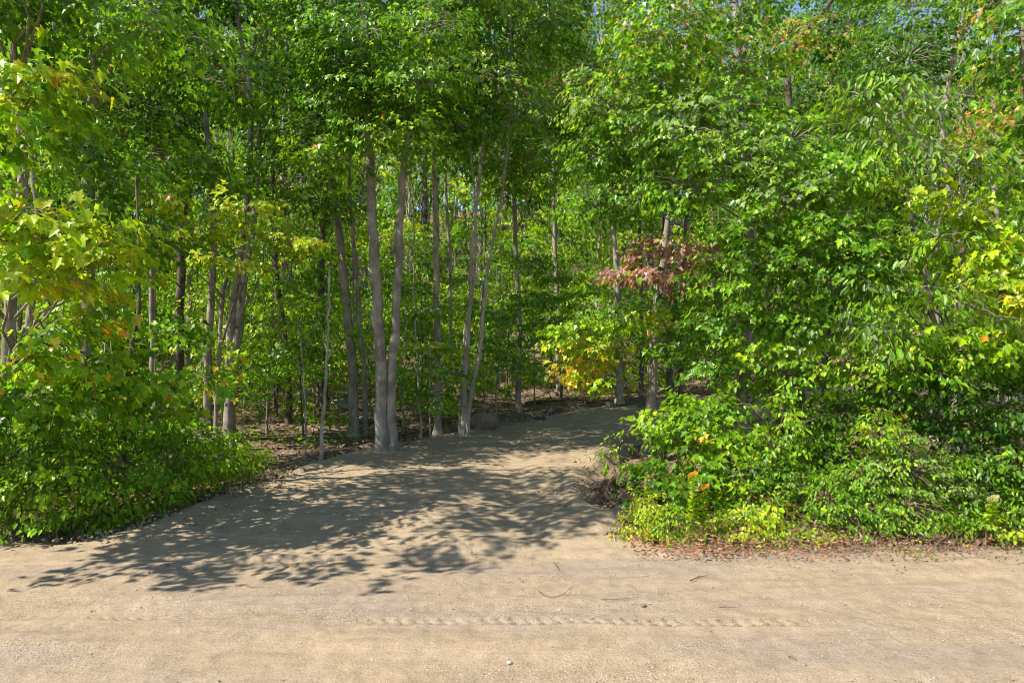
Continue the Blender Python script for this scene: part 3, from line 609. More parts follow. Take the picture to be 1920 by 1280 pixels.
plant('maple_tree', 'tree', 'leaning grey trunk glimpsed right of the maple with red sprays',
      ground_at(1256, 752), [([(1262, 680), (1268, 620), (1285, 480), (1300, 300)], 0.1, 0.05)],
      around(1290, 330, 50, 22, 4, 80, ['green', 'bright'], (55, 80), dens=0.7), far_kind='star')
plant('maple_tree', 'tree', 'short stretch of light trunk showing through the leaves right of the big bright maple',
      ground_at(1592, 735), [([(1590, 640), (1587, 560), (1585, 400), (1590, 200), (1600, 0)], 0.2, 0.09)],
      around(1590, 420, -100, 24, 8, 130, ['green', 'deep'], (60, 90)), bark=BARK_PALE, far_kind='star')
plant('maple_tree', 'tree', 'dark trunk half hidden by leaves where the drive shows through, right of centre',
      ground_at(1548, 755), [([(1550, 650), (1553, 560), (1560, 400), (1560, 150)], 0.17, 0.08)],
      around(1560, 420, 0, 22, 5, 120, ['green', 'deep'], (60, 90)), bark=BARK_DARK, far_kind='star')
# ---- shrubs, left
def bush(label, base, lobes, group='shrubs along the road edge', **kw):
    Y = base[1]; g = np.random.RandomState(int(abs(base[0]*100+base[1]*10)))
    st = []
    for lb in lobes[:5]:
        st.append(([( (960+base[0]*F/Y+lb[0])/2+g.uniform(-8, 8), (CAM_H*F/Y+640+lb[1])/2, (Y+lb[2])/2), (lb[0], lb[1], lb[2])], 0.016, 0.006, (g.uniform(-.15, .15), g.uniform(-.1, .1))))
    kw.setdefault('kind', 'ovate'); kw.setdefault('size', 0.085)
    return plant(kw.pop('name', 'shrub'), kw.pop('cat', 'shrub'), label, base, st, lobes, group=group, crown='foliage', stem_name='stem', flare=1.1, bark=kw.pop('bark', TWIG), droop=0.2, **kw)
bush('dense green shrub at the far left road edge, below the low maple', (-6.6, 9.2),
     [(40, 960, 8.7, 70, 40, 'bright'), (100, 900, 8.9, 80, 60, 'limegreen'), (20, 860, 9, 80, 60, 'bright'), (100, 820, 9.3, 90, 50, 'bright'), (-60, 900, 8.8, 80, 90, 'bright'), (150, 960, 8.8, 50, 32, 'bright'), (60, 780, 9.6, 90, 36, 'bright')], singles=300)
bush('bright green leafy shrub next along the left road edge, spilling toward the driveway mouth', (-5.4, 9.6),
     [(210, 950, 9.1, 60, 38, 'limegreen'), (230, 880, 9.4, 80, 50, 'bright'), (290, 930, 9.5, 50, 36, 'limegreen'), (190, 830, 9.7, 80, 40, 'bright'), (320, 870, 9.9, 55, 50, 'limegreen'), (260, 800, 10.3, 80, 36, 'bright')], singles=300)
bush('light green shrub leaning over the left edge of the driveway before the stem clump', (-5.1, 11.6),
     [(350, 900, 10.6, 45, 36, 'limegreen'), (390, 860, 11, 60, 40, 'limegreen'), (430, 870, 11.4, 45, 36, 'limegreen'), (370, 820, 11.4, 70, 36, 'bright'), (465, 860, 11.9, 34, 26, 'limegreen'), (430, 830, 12, 45, 22, 'limegreen'), (330, 840, 10.8, 50, 40, 'bright')], singles=300)
bush('shaded undergrowth shrub behind the left roadside shrubs', (-7.4, 12.2),
     [(200, 800, 11.8, 110, 36, 'green'), (80, 790, 11.6, 110, 40, 'deep'), (300, 790, 12.6, 90, 30, 'green'), (160, 860, 11.5, 120, 60, 'deep'), (30, 880, 11, 100, 70, 'deep')], far_kind='simple')
# ---- shrubs, right
bush('young maple bush with a few orange leaves at the right corner of the driveway mouth', (2.3, 10.4),
     [(1250, 775, 10.9, 50, 24, 'limegreen'), (1310, 770, 10.8, 60, 28, 'bright'), (1230, 810, 10.8, 36, 26, 'limegreen'), (1290, 830, 10.4, 65, 34, 'bright'), (1305, 852, 10.1, 16, 12, 'amber'), (1350, 820, 10.5, 50, 34, 'limegreen'), (1225, 890, 10.1, 45, 36, 'green'), (1280, 910, 9.9, 60, 40, 'green'), (1340, 890, 10, 50, 40, 'bright'), (1195, 935, 10, 28, 24, 'deep'), (1370, 760, 11, 50, 26, 'bright'), (1345, 822, 10.2, 14, 9, 'amber')],
     kind='maple', size=0.105, singles=300)
bush('green shrub with a tall leafy shoot, between the young maple bush and the birch shrub', (4.0, 10.6),
     [(1450, 840, 10.2, 50, 34, 'bright'), (1470, 770, 10.3, 14, 46, 'limegreen'), (1500, 800, 10.6, 60, 36, 'green'), (1420, 880, 10, 50, 34, 'green'), (1480, 900, 9.8, 60, 34, 'green'), (1400, 830, 10.6, 44, 28, 'bright'), (1410, 930, 9.4, 50, 26, 'limegreen'), (1440, 950, 9.2, 45, 20, 'gold'), (1400, 960, 9.1, 50, 22, 'lime')], singles=300, size=0.08)
bush('glossy small-leaved birch shrub in full sun at the right', (5.7, 9.6),
     [(1620, 900, 9.2, 70, 40, 'bright'), (1700, 880, 9.2, 80, 45, 'pale'), (1690, 950, 8.9, 90, 40, 'bright'), (1780, 930, 9, 60, 45, 'pale'), (1600, 960, 8.9, 60, 32, 'bright'), (1650, 800, 9.3, 26, 40, 'limegreen'), (1690, 830, 9.3, 30, 34, 'pale'), (1760, 860, 9.4, 50, 34, 'bright'), (1550, 930, 9.2, 50, 40, 'bright'), (1790, 970, 8.9, 40, 24, 'bright')], singles=300, size=0.062)
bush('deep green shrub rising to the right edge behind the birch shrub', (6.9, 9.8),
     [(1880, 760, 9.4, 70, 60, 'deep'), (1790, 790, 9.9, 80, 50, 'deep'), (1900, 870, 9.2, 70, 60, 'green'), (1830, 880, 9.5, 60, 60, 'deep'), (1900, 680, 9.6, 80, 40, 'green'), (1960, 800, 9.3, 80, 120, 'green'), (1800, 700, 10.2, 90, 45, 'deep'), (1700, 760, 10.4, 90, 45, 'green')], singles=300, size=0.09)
bush('leafy green undergrowth shrub under the big bright maple, beyond the road edge', (5.0, 11.4),
     [(1560, 770, 11, 90, 40, 'green'), (1440, 730, 11.6, 60, 28, 'green'), (1640, 720, 11, 80, 36, 'green'), (1560, 850, 10.6, 80, 50, 'green'), (1640, 820, 10.6, 70, 50, 'green'), (1480, 850, 11, 70, 40, 'green'), (1720, 690, 10.8, 80, 30, 'green'), (1500, 700, 10.6, 70, 34, 'bright'), (1620, 690, 10.2, 70, 34, 'limegreen'), (1740, 700, 9.8, 70, 34, 'bright'), (1820, 660, 9.6, 70, 36, 'limegreen'), (1390, 700, 11.4, 50, 30, 'bright')], kind='ovate', far_kind='ovate', size=0.1)
bush('sunlit scrubby weed shrub in the bottom right corner of the woodland edge', (6.6, 8.9),
     [(1890, 960, 8.7, 36, 24, 'bright'), (1860, 985, 8.6, 30, 18, 'limegreen'), (1910, 990, 8.5, 40, 18, 'gold'), (1940, 940, 8.7, 50, 40, 'bright')], size=0.06, singles=200)
# low yellowing weeds along the verge
weeds = [('golden leafy weed at the front of the verge, below the young maple bush', 1290, 990, 40, 20, 'limegreen'), ('low lime weed at the right foot of the birch shrub', 1800, 1000, 44, 18, 'lime'), ('spreading yellow-green weed beneath the middle of the birch shrub', 1640, 1000, 60, 14, 'limegreen'), ('small golden weed below the tall-shoot shrub, nearest the road', 1440, 1000, 44, 16, 'limegreen'),
         ('low weed with bright yellow-green leaves at the corner of the driveway mouth', 1195, 975, 34, 24, 'gold'), ('yellow-green weed clump right of the corner weed, before the goldenrod', 1250, 975, 36, 28, 'limegreen'),
         ('low leafy weed at the foot of the goldenrod', 1325, 980, 44, 24, 'limegreen'), ('yellowing low weed before the tall-shoot shrub', 1400, 975, 44, 26, 'gold'), ('low yellow-green weed between the tall-shoot shrub and birch shrub', 1470, 985, 44, 22, 'limegreen'), ('low green weed tucked under the left side of the birch shrub', 1535, 990, 40, 18, 'limegreen'),
         ('leggy weed with reddish yellow leaflets standing at the driveway corner', 1215, 935, 20, 30, 'gold')]
for lab, u, v, ru, rv, pal in weeds:
    v += 8; Yw = 8.75 if v > 950 else 9.1
    bush(lab, ((u-960)*Yw/F, Yw+0.05), [(u, v, Yw, ru, rv, pal, .9), (u-ru*0.6, v+8, Yw-.1, ru*.6, rv*.6, pal), (u+ru*.6, v+6, Yw+.1, ru*.6, rv*.7, pal)], name='weed', cat='weed', group='low weeds along the verge', size=0.05, singles=60)
bush('spindly sapling with few pale leaves on the soil bank beside the driveway', (1.75, 11.4), [(1145, 855, 11.3, 18, 24, 'olive', .35), (1165, 835, 11.3, 16, 20, 'olive', .3), (1150, 880, 11.2, 12, 14, 'olive', .3)], name='sapling', cat='sapling', group=None, size=0.07, singles=40)

# ------------------------------------------------------------------ build the crowns: the leaves that show largest are parts, the rest one mesh
AU, AV, AD, AP, AI = [], [], [], [], []
for k, (root, o, Ls, kind, fk, singles, crown) in enumerate(PLANTS):
    if singles:
        p = Ls.p; u = 960+p[:, 0]*F/p[:, 1]; v = 640-(p[:, 2]-CAM_H)*F/p[:, 1]
        AU.append(u); AV.append(v); AD.append(p[:, 1]); AP.append(np.full(len(u), k)); AI.append(np.arange(len(u)))
AU, AV, AD, AP, AI = map(np.concatenate, (AU, AV, AD, AP, AI))
inside = (AU > 0) & (AU < 1920) & (AV > 0) & (AV < 1280)
cell = (AV//9).astype(int)*2000+(AU//9).astype(int); cell[~inside] = -1
order = np.lexsort((AD, cell)); cs = cell[order]; first = np.r_[True, cs[1:] != cs[:-1]] & (cs >= 0)
vis = order[first]
for k, (root, o, Ls, kind, fk, singles, crown) in enumerate(PLANTS):
    sel = np.zeros(len(Ls.s), bool)
    if singles:
        mine = vis[AP[vis] == k]; ids = AI[mine]; px = Ls.s[ids]*F/Ls.p[ids, 1]
        sel[ids[np.argsort(-px)][:singles]] = True
    rest = np.where(~sel)[0]
    if kind == 'maple':                                     # full outlines near and in view, simpler ones beyond
        p = Ls.p[rest]; near = (p[:, 1] < 12.2) & (np.abs(p[:, 0]) < 0.78*p[:, 1]) & (p[:, 2]-CAM_H < 0.53*p[:, 1])
        kinds = [('maple', rest[near]), ('star', rest[~near])]
    else: kinds = kind if singles else fk
    cr = leaf_mesh(crown, kinds, Ls, rest, root, o); cr['kind'] = 'stuff'
    for i in np.where(sel)[0]:
        c = Ls.c[i]; m = c.max(); q = np.exp(np.round(np.log(m)*5)/5)/m          # few distinct meshes: brightness in steps
        hue = np.round(c/m*6)/6*0.4+c/m*0.6
        single_leaf(kind, np.round(np.clip(hue*m*q, 0.006, 0.8)*25)/25+0.006, root, Ls, i, o)

# ------------------------------------------------------------------ woodland on the slope: template trees, copied
def template(kind_name, height, r0, crown_lo, spread, n, size, pal, seed, stems=1):
    global rng
    old = rng; rng = np.random.RandomState(seed)
    root = empty(kind_name, (0, 0, 0)); T = Tubes(); n_p = 10
    lean = rng.normal(0, 0.03, 2)
    t = np.linspace(0, 1, n_p)
    path = np.stack([lean[0]*height*t+0.012*height*np.sin(t*5+seed), lean[1]*height*t+0.012*height*np.cos(t*4+seed)-0.012*height, height*t-0.1], -1)
    T.add(path, r0*(1-0.8*t)*(1+0.5*np.exp(-t*height/0.25)), 8, 0.05)
    Ls = Leaves(); B = T
    for k in range(n):
        f_ = (k+rng.uniform(0.2, 0.8))/n; z = height*(crown_lo+(1.02-crown_lo)*f_)
        a = rng.uniform(0, 2*np.pi); rr = spread*(0.35+0.65*math.sin(math.pi*min(1, 0.18+0.82*f_)))*rng.uniform(0.4, 0.95)
        j = min(n_p-1, int(z/height*n_p*0.86)); c = np.array([path[j, 0]+rr*math.cos(a), path[j, 1]+rr*math.sin(a), z])
        rad = spread*rng.uniform(0.28, 0.45)
        B.add(bend(path[max(0, j-1)], c, 0.05, 5, 0.03), np.linspace(min(0.03, r0*0.4), 0.006, 5), 4)
        lobe_leaves(Ls, None, c, (rad, rad, rad*(0.33 if height < 7 else 0.55)), pal[rng.randint(len(pal))], size, 0.46 if height > 7 else 0.8, 0.3, 'simple')
    B.build('trunk', [BARK, BARK_PALE, BARK_DARK][seed % 3], root, (0, 0, 0))
    Ls.done(); cr = leaf_mesh('crown', 'simple' if size > 0.14 else 'star', Ls, np.arange(len(Ls.s)), root, (0, 0, 0)); cr['kind'] = 'stuff'
    rng = old; return root
def copy_tree(r):
    c = r.copy(); COL.objects.link(c)
    for ch in r.children:
        d = ch.copy(); COL.objects.link(d); d.parent = c
    return c
tall = [template('maple_tree', 13+s, 0.10+0.02*s, 0.30, 2.1, 20, 0.17, ['green', 'bright', 'deep'] if s % 2 else ['green', 'bright', 'lime'], 100+s) for s in range(5)]
small = [template('maple_sapling', 3.2+0.9*s, 0.03, 0.18, 1.4, 12, 0.13, ['bright', 'lime', 'limegreen'], 200+s) for s in range(5)]
occupied = [np.array(r.location[:2]) for r, *_ in PLANTS]
used = set()
def place(tpl, x, y, sc, label, cat, group, rz):
    r = tpl if tpl.name not in used else copy_tree(tpl)
    used.add(tpl.name)
    r.location = (x, y, h1(x, y)-0.05); r.rotation_euler = (0, 0, rz); r.scale = (sc,)*3
    tag(r, label, cat, group); return r
pr = random.Random(5)
def scatter(n, y0, y1, dmin, margin, pool):
    pts = []; tries = 0
    while len(pts) < n and tries < 20000:
        tries += 1
        y = y0+(y1-y0)*pr.random()**1.25; x = (pr.random()*2-1)*(y*0.78+margin)
        if float(drive_mask([x], [y])[0]) > 0.01: continue
        if any((x-a[0])**2+(y-a[1])**2 < dmin*dmin for a in pool): continue
        pts.append((x, y)); pool.append(np.array([x, y]))
    return pts
MARKS = [(60, 'the far left shrubs'), (190, 'the forked maple'), (285, 'the slim straight trunk'), (337, 'the dark upright trunk'), (430, 'the leaning stem clump'), (535, 'the two dark forest trunks'), (610, 'the bare-stemmed sapling'),
         (665, 'the leaning pair'), (728, 'the twin-stemmed maple'), (790, 'the tiered sapling'), (825, 'the straight single trunk'), (885, 'the pale forked stems'), (935, 'the brown boulder'), (972, 'the mottled grey trunk'), (1045, 'the slender sunlit trunk'),
         (1100, 'the orange maple leaves'), (1160, 'the pale-barked trunk'), (1225, 'the maple with red sprays'), (1330, 'the young maple bush'), (1400, 'the big bright maple'), (1480, 'the tall leafy shoot'), (1570, 'the light trunk stretch'), (1700, 'the birch shrub'), (1800, 'the pale drooping leaves'), (1900, 'the right edge shrub')]
said = set()
def describe(kind, x, y, look, common):
    """own label by look and landmark while the words still single one out; else the shared label of its kind"""
    u = 960+x*F/y
    if not -20 < u < 1940: return common
    mu, mk = min(MARKS, key=lambda a: abs(a[0]-u))
    side = 'straight behind' if abs(u-mu) < 14 else ('behind and left of' if u < mu else 'behind and right of')
    lab = f'{look} {kind} {side} {mk}'
    for extra in ('', ', farther back', ', farthest back', ', last before the slope'):
        if lab+extra not in said:
            said.add(lab+extra); return lab+extra
    return common
LOOK = ['grey-barked', 'pale-barked', 'dark-barked']
BACK = [(t_, 100+i) for i, t_ in enumerate(tall)]
for y0, y1, n, dm, lo, hi, com, grp, lk in ((20, 38, 26, 2.2, .8, 1.05, 'slender forest tree on the leaf-strewn ground behind the drive', 'forest trees behind the drive', 'forest tree'),
                                          (38, 108, 280, 1.8, 1.0, 1.45, 'slender tree far up the wooded slope', 'trees up the wooded slope', None)):
    for i, (x, y) in enumerate(sorted(scatter(n, y0, y1, dm, 1, occupied), key=lambda q: q[1])):
        lab = describe(lk, x, y, LOOK[(100+i*3 % 5) % 3], com) if lk else com
        place(tall[i*3 % 5], x, y, pr.uniform(lo, hi), lab, 'tree', grp, pr.uniform(0, 6.28))
occ2 = [a for a in occupied[:len(PLANTS)]]
for y0, y1, n, dm, lo, hi, com, grp, lk in ((16.8, 34, 140, 0.95, .6, 1.15, 'young maple with flat green leaf tiers in the forest understory', 'understory saplings behind the drive', 'leafy understory sapling'),
                                          (34, 85, 200, 1.3, .8, 1.4, 'young maple with bright leaf tiers up the wooded slope', 'saplings up the wooded slope', None)):
    for i, (x, y) in enumerate(sorted(scatter(n, y0, y1, dm, 0, occ2), key=lambda q: q[1])):
        lab = describe(lk, x, y, ['low', 'slight', 'mid-sized', 'tall', 'tallest'][i % 5], com) if lk else com
        place(small[i % 5], x, y, pr.uniform(lo, hi)*(1.25 if 20 < y < 34 else 1), lab, 'sapling', grp, pr.uniform(0, 6.28))

# ------------------------------------------------------------------ ground litter, seedlings, pebbles (uncountable)
def scatter_leaves(name, n, xr, yr, size, pal, kind, material, flat=0.35, cond=None, lift=0.015, power=1.0, stand=0.0):
    y = yr[0]+(yr[1]-yr[0])*rng.uniform(0, 1, n)**power; x = rng.uniform(-1, 1, n)*0
    if callable(xr): lo, hi = xr(y)
    else: lo, hi = xr[0], xr[1]
    x = lo+(hi-lo)*rng.uniform(0, 1, n)
    if cond is not None:
        k = cond(x, y); x, y = x[k], y[k]
    n = len(x); L_ = Leaves(); a = rng.uniform(0, 2*np.pi, n)
    z = H(x, y)+lift+rng.uniform(0, 0.03, n)+stand*rng.uniform(0, 1, n)
    t = np.stack([np.cos(a), np.sin(a), rng.normal(0, 0.25, n)], -1); nn = np.array([0, 0, 1.0])+rng.normal(0, flat, (n, 3))
    c, i = pick(pal, n); L_.add(np.stack([x, y, z], -1), t, nn, size*rng.uniform(0.5, 1.25, n), np.clip(c*rng.normal(1, 0.15, (n, 1)), 0.01, .8), i); L_.done()
    o_ = leaf_mesh(name, kind, L_, np.arange(n), None, (0, 0, 0), material); o_['kind'] = 'stuff'
    return o_
offdrive = lambda x, y: drive_mask(x, y) < 0.25
wedge = lambda y: (-0.8*y-1, 0.8*y+1)
tag(scatter_leaves('leaf_litter', 42000, wedge, (8.4, 45), 0.10, 'litter', 'simple', DRYLEAF, 0.45, offdrive, power=1.5), 'brown fallen leaves covering the forest floor', 'leaf litter')
def verge_cond(x, y):
    d = 8.25+0.5*vnoise(x, 0*x, 1.1, 31); return (rng.uniform(0, 1, len(x)) < np.exp(-np.abs(y-d)/np.where(y < d, 0.30, 0.6))*(0.5+1.2*vnoise(x, y, 0.5, 32))) & ((x > 1.7) | (x < -5.2)) & offdrive(x, y)
tag(scatter_leaves('verge_litter', 30000, (-8, 8), (7.3, 9.4), 0.035, 'litter', 'simple', DRYLEAF, 0.6, verge_cond, 0.02), 'dry leaf scraps and twigs along the road verge', 'leaf litter')
tag(scatter_leaves('dry_weeds', 7000, (1.4, 8), (7.7, 8.9), 0.045, 'redweed', 'lance', DRYLEAF, 1.2, lambda x, y: rng.uniform(0, 1, len(x)) < 0.9*np.exp(-np.abs(x-2.2)/1.6)+0.06, 0.02, stand=0.10), 'short dried reddish weeds on the verge by the driveway corner', 'dry weeds')
def patchy(x, y): return (vnoise(x, y, 1.2, 41)+0.6*vnoise(x, y, 0.4, 42) > 0.14) & offdrive(x, y)
tag(scatter_leaves('ground_cover', 60000, wedge, (9.5, 40), 0.085, 'bright', 'star', LEAF, 0.5, patchy, 0.06, 1.7, 0.26), 'low green seedlings dotted over the forest floor', 'ground cover')
tag(scatter_leaves('verge_sprouts', 1500, (2.2, 8), (7.7, 8.7), 0.04, 'limegreen', 'ovate', LEAF, 0.6, lambda x, y: vnoise(x, y, 0.35, 43) > 0.22, 0.02, 1, 0.08), 'small green sprouts in the litter along the right verge', 'sprouts')

tag(scatter_leaves('drive_litter', 1500, (-6, 6), (7.0, 24), 0.05, 'litter', 'simple', DRYLEAF, 0.6, lambda x, y: (drive_mask(x, y) > 0.6) & (rng.uniform(0, 1, len(x)) < 0.45), 0.055), 'scattered fallen leaves on the sandy driveway', 'fallen leaves')
def stone_mesh(r, seed, flat=0.6, name='stone'):
    g = np.random.RandomState(seed); import bmesh
    bm = bmesh.new(); bmesh.ops.create_icosphere(bm, subdivisions=3 if r > 0.1 else 1, radius=1)
    ax = norm(g.normal(0, 1, (7, 3))); d = g.uniform(0.6, 0.95, 7)
    for v in bm.verts:
        p = np.array(v.co)
        for a_, dd in zip(ax, d):
            e_ = p @ a_-dd
            if e_ > 0: p = p-a_*e_*0.8
        p += 0.05*np.sin(p[[1, 2, 0]]*7+seed); v.co = p*np.array([1, 0.8, flat])*r
    me = bpy.data.meshes.new(name); bm.to_mesh(me); bm.free(); me.polygons.foreach_set('use_smooth', np.ones(len(me.polygons), bool)); return me
def stone(u, v, r, label, material, cat='boulder', name='boulder', flat=0.6, sink=0.35, seed=1, rz=0.0, sx=1.0):
    x, y = ground_at(u, v); me = stone_mesh(r, seed, flat, name); me.materials.append(material)
    o_ = bpy.data.objects.new(name, me); COL.objects.link(o_); o_.location = (x, y, h1(x, y)+r*flat*(1-2*sink)); o_.rotation_euler = (0, 0, rz); o_.scale = (sx, 1, 1)
    tag(o_, label, cat); return o_
stone(908, 806, 0.42, 'rounded brown boulder at the far edge of the driveway beside the pale forked stems', ROCK, seed=3, flat=0.62, sink=0.1)
stone(1012, 788, 0.17, 'small dark rock just right of the brown boulder', ROCK_DARK, seed=5, flat=0.7)
stone(1037, 776, 0.22, 'dark jagged rock at the foot of the mottled grey trunk', ROCK_DARK, seed=8, flat=0.75)
stone(560, 748, 0.42, 'pale grey boulder on the forest floor among the saplings', ROCK_GREY, seed=11, flat=0.7)
stone(640, 765, 0.34, 'mossy grey boulder left of the leaning pair of stems', ROCK_GREY, seed=12, flat=0.7)
stone(1480, 1243, 0.02, 'little dark stone in a pale patch of the road, bottom right', ROCK_DARK, 'stone', 'stone', seed=21)
for (u, v, r, lab) in ((1206, 1139, 0.035, 'flat brown clod by the straight stick on the road'), (170, 1219, 0.022, 'pale flat stone on the road, bottom left'), (955, 1246, 0.028, 'pale stone at the bottom middle of the road'), (1050, 1146, 0.02, 'small pale stone below the curved stick')):
    stone(u, v, r, lab, ROCK if 'brown' in lab else PEBBLE, 'stone', 'stone', 0.5, 0.2, seed=int(u))
# pebbles
tag(scatter_leaves('undergrowth', 90000, wedge, (24, 90), 0.20, 'bright', 'simple', LEAF, 0.6, lambda x, y: (vnoise(x, y, 3.2, 44)+0.6*vnoise(x, y, 1.1, 45) > 0.06-0.006*(y-24)) & offdrive(x, y), 0.1, 0.9, 1.3), 'low leafy undergrowth massed over the wooded slope', 'undergrowth')
def pebbles(n):
    oc = np.array([(1, 0, 0), (0, 1, 0), (-1, 0, 0), (0, -1, 0), (0, 0, 0.8), (0, 0, -0.8)], float)
    of = np.array([(0, 1, 4), (1, 2, 4), (2, 3, 4), (3, 0, 4), (1, 0, 5), (2, 1, 5), (3, 2, 5), (0, 3, 5)])
    y = 3.4+(13-3.4)*rng.uniform(0, 1, n); x = rng.uniform(-0.8, 0.8, n)*y
    keep = vnoise(x*0.4, y, 0.6, 51)+0.5*vnoise(x, y, 0.2, 52)+0.25*rng.normal(0, 1, n) > 0.10; x, y = x[keep], y[keep]; n = len(x)
    s_ = 0.004+0.008*rng.uniform(0, 1, n)**4; v = oc[None]*rng.uniform(0.6, 1.3, (n, 6, 1))*s_[:, None, None]
    v = v+np.stack([x, y, H(x, y)+0.014+0.03*(y > 8.6)+0.035*vnoise(x*0.25, y, 0.5, 7)+0.014*vnoise(x, y, 0.22, 9)], -1)[:, None]
    f_ = (of[None]+6*np.arange(n)[:, None, None]).reshape(-1, 3)
    return mesh_obj('gravel', v.reshape(-1, 3), f_, PEBBLE)
tag(pebbles(20000), 'loose small gravel scattered over the sandy road', 'gravel', kind='stuff')

def clods(n):
    k = rng.randint(16, 110, n); side = rng.rand(n) < .6; L2, R2 = polyline(LEFT_EDGE, 160), polyline(RIGHT_EDGE, 160)
    e = np.where(side[:, None], L2[k], R2[k]); inn = np.where(side[:, None], R2[k]-L2[k], L2[k]-R2[k])
    p = e+inn*np.clip(rng.normal(.02, .035, n), -.05, .3)[:, None]+rng.normal(0, .06, (n, 2))
    oc = np.array([(1, 0, 0), (.3, .95, 0), (-.8, .6, 0), (-.8, -.6, 0), (.3, -.95, 0), (.1, 0, .8), (0, .1, -.8)], float)
    of = np.array([(i_, (i_+1) % 5, 5) for i_ in range(5)]+[((i_+1) % 5, i_, 6) for i_ in range(5)])
    s_ = .010+.038*rng.uniform(0, 1, n)**4; v = oc[None]*rng.uniform(.6, 1.3, (n, 7, 1))*s_[:, None, None]
    v = v+np.stack([p[:, 0], p[:, 1], H(p[:, 0], p[:, 1])+.05], -1)[:, None]
    return mesh_obj('sand_clods', v.reshape(-1, 3), (of[None]+7*np.arange(n)[:, None, None]).reshape(-1, 3), DRIVE)
tag(clods(2600), 'crumbled clods of sand along the driveway edges', 'clods', kind='stuff')
def on_edge(x, y): m_ = drive_mask(x, y); return (m_ > .03) & (m_ < .75)
tag(scatter_leaves('edge_litter', 60000, (-7, 6), (7.8, 24), 0.06, 'litter', 'simple', DRYLEAF, 0.6, lambda x, y: on_edge(x, y) & (vnoise(x, y, .5, 71) > -.05), 0.05), 'leaf scraps strewn along the driveway edges', 'leaf litter')
def dead_stems(n):
    T = Tubes(); g = np.random.RandomState(77)
    for i_ in range(n):
        if g.rand() < .7: x = g.uniform(1.5, 8); y = 8.3+.5*float(vnoise([x], [0], 1.1, 31)[0])+g.normal(.1, .22)
        else: x = g.uniform(-8, -5.3); y = 8.55+g.normal(.05, .2)
        z = h1(x, y); h_ = g.uniform(.06, .38)*(1 if g.rand() < .5 else .5); d = g.normal(0, .45, 2)*h_
        T.add(np.array([(x, y, z-.02), (x+d[0]*.4, y+d[1]*.4, z+h_*.6), (x+d[0], y+d[1], z+h_)]), [.004, .003, .0015], 3)
    return T.build('dead_stems', TWIG, None, (0, 0, 0))
tag(dead_stems(420), 'dry dead stalks standing along the verge', 'dead stems', kind='stuff')

# soil bank with roots at the right-hand side of the driveway mouth
x, y = 1.75, 10.7
root = tag(empty('soil_bank', (x, y, h1(x, y))), 'dark crumbling soil bank with roots at the right corner of the driveway', 'soil bank')
u_, v_ = np.meshgrid(np.linspace(-1, 1, 90), np.linspace(-1, 1, 90))
fall = np.clip(1-u_**2-v_**2, 0, 1)**0.5
zz = 0.60*fall+fall*(0.35*vnoise(u_*1.2, v_*1.2, 0.32, 61)+0.16*vnoise(u_, v_, 0.12, 62)+0.16*vnoise(u_, v_, 0.05, 63))-0.16
mesh_obj('soil', np.stack([u_*0.62+0.05*vnoise(u_, v_, .1, 64), v_*1.05+0.05*vnoise(u_, v_, .1, 65), zz*0.56], -1).reshape(-1, 3), grid_faces(90, 90), SOIL, root, True)
n = 700; L_ = Leaves(); q = rng.uniform(-.75, .75, (n, 2)); q = q[(q**2).sum(1) < .6]; n = len(q)
iz = np.clip(((q+1)/2*89).astype(int), 0, 89); a = rng.uniform(0, 6.28, n)
L_.add(np.stack([x+q[:, 0]*.62, y+q[:, 1]*1.05, h1(x, y)+zz[iz[:, 1], iz[:, 0]]*.56+.015], -1), np.stack([np.cos(a), np.sin(a), rng.normal(0, .4, n)], -1), np.array([0, 0, 1.])+rng.normal(0, .6, (n, 3)), rng.uniform(.02, .06, n), pick('litter', n)[0]*.7, a); L_.done()
leaf_mesh('litter', 'simple', L_, np.arange(n), root, (x, y, h1(x, y)), DRYLEAF)['kind'] = 'stuff'
for k in range(4):
    T = Tubes(); a0 = np.array([rng.uniform(-.5, .3), rng.uniform(-.9, .6), rng.uniform(.15, .24)]); T.add(bend(a0, a0+np.array([rng.uniform(-.5, .1), rng.uniform(-.5, 0), -rng.uniform(.25, .5)]), .2, 7, .06), np.linspace(.008, .003, 7), 5); T.build('root', TWIG, root, (0, 0, 0))
stone(1155, 975, 0.2, 'brown stone at the foot of the soil bank by the driveway mouth', ROCK, seed=31, flat=0.6)

# sticks
def stick(pts, r, label, sub=()):
    p = []
    for (u, v) in pts:
        x, y = ground_at(u, v); p.append((x, y, h1(x, y)+0.028+r))
    p = np.array(p); T = Tubes(); q = polyline(p, max(8, 4*len(p))); T.add(q, np.linspace(r, r*0.5, len(q)), 6, 0.1)
    for (k, dx, dy) in sub: T.add(np.stack([q[k], q[k]+np.array([dx*.5, dy*.5, .012]), q[k]+np.array([dx, dy, .01])]), [r*.6, r*.5, r*.3], 5)
    o_ = T.build('stick', TWIG, None, p[0]); o_.location = p[0]; tag(o_, label, 'stick', 'sticks lying on the road')
stick([(1008, 1112), (1022, 1124), (1040, 1128), (1058, 1121), (1074, 1107)], 0.0038, 'thin curved stick lying on the sunlit road below the driveway')
stick([(1128, 1131), (1160, 1130), (1196, 1128)], 0.0042, 'long straight stick on the road right of the curved one')
stick([(1038, 1060), (1043, 1068), (1048, 1074)], 0.007, 'short dark twig standing off the sand near the driveway mouth', ((3, .05, .0),))
stick([(1348, 1146), (1365, 1145), (1382, 1147)], 0.006, 'forked twig lying flat on the right half of the road', ((3, .06, .03),))
stick([(1295, 1094), (1310, 1089), (1325, 1087)], 0.008, 'knotted twig at the upper edge of the road, right of centre', ((4, .05, .05),))
stick([(463, 1107), (480, 1109), (496, 1110)], 0.006, 'pale straw-like twig on the road below the tree shadow, left')
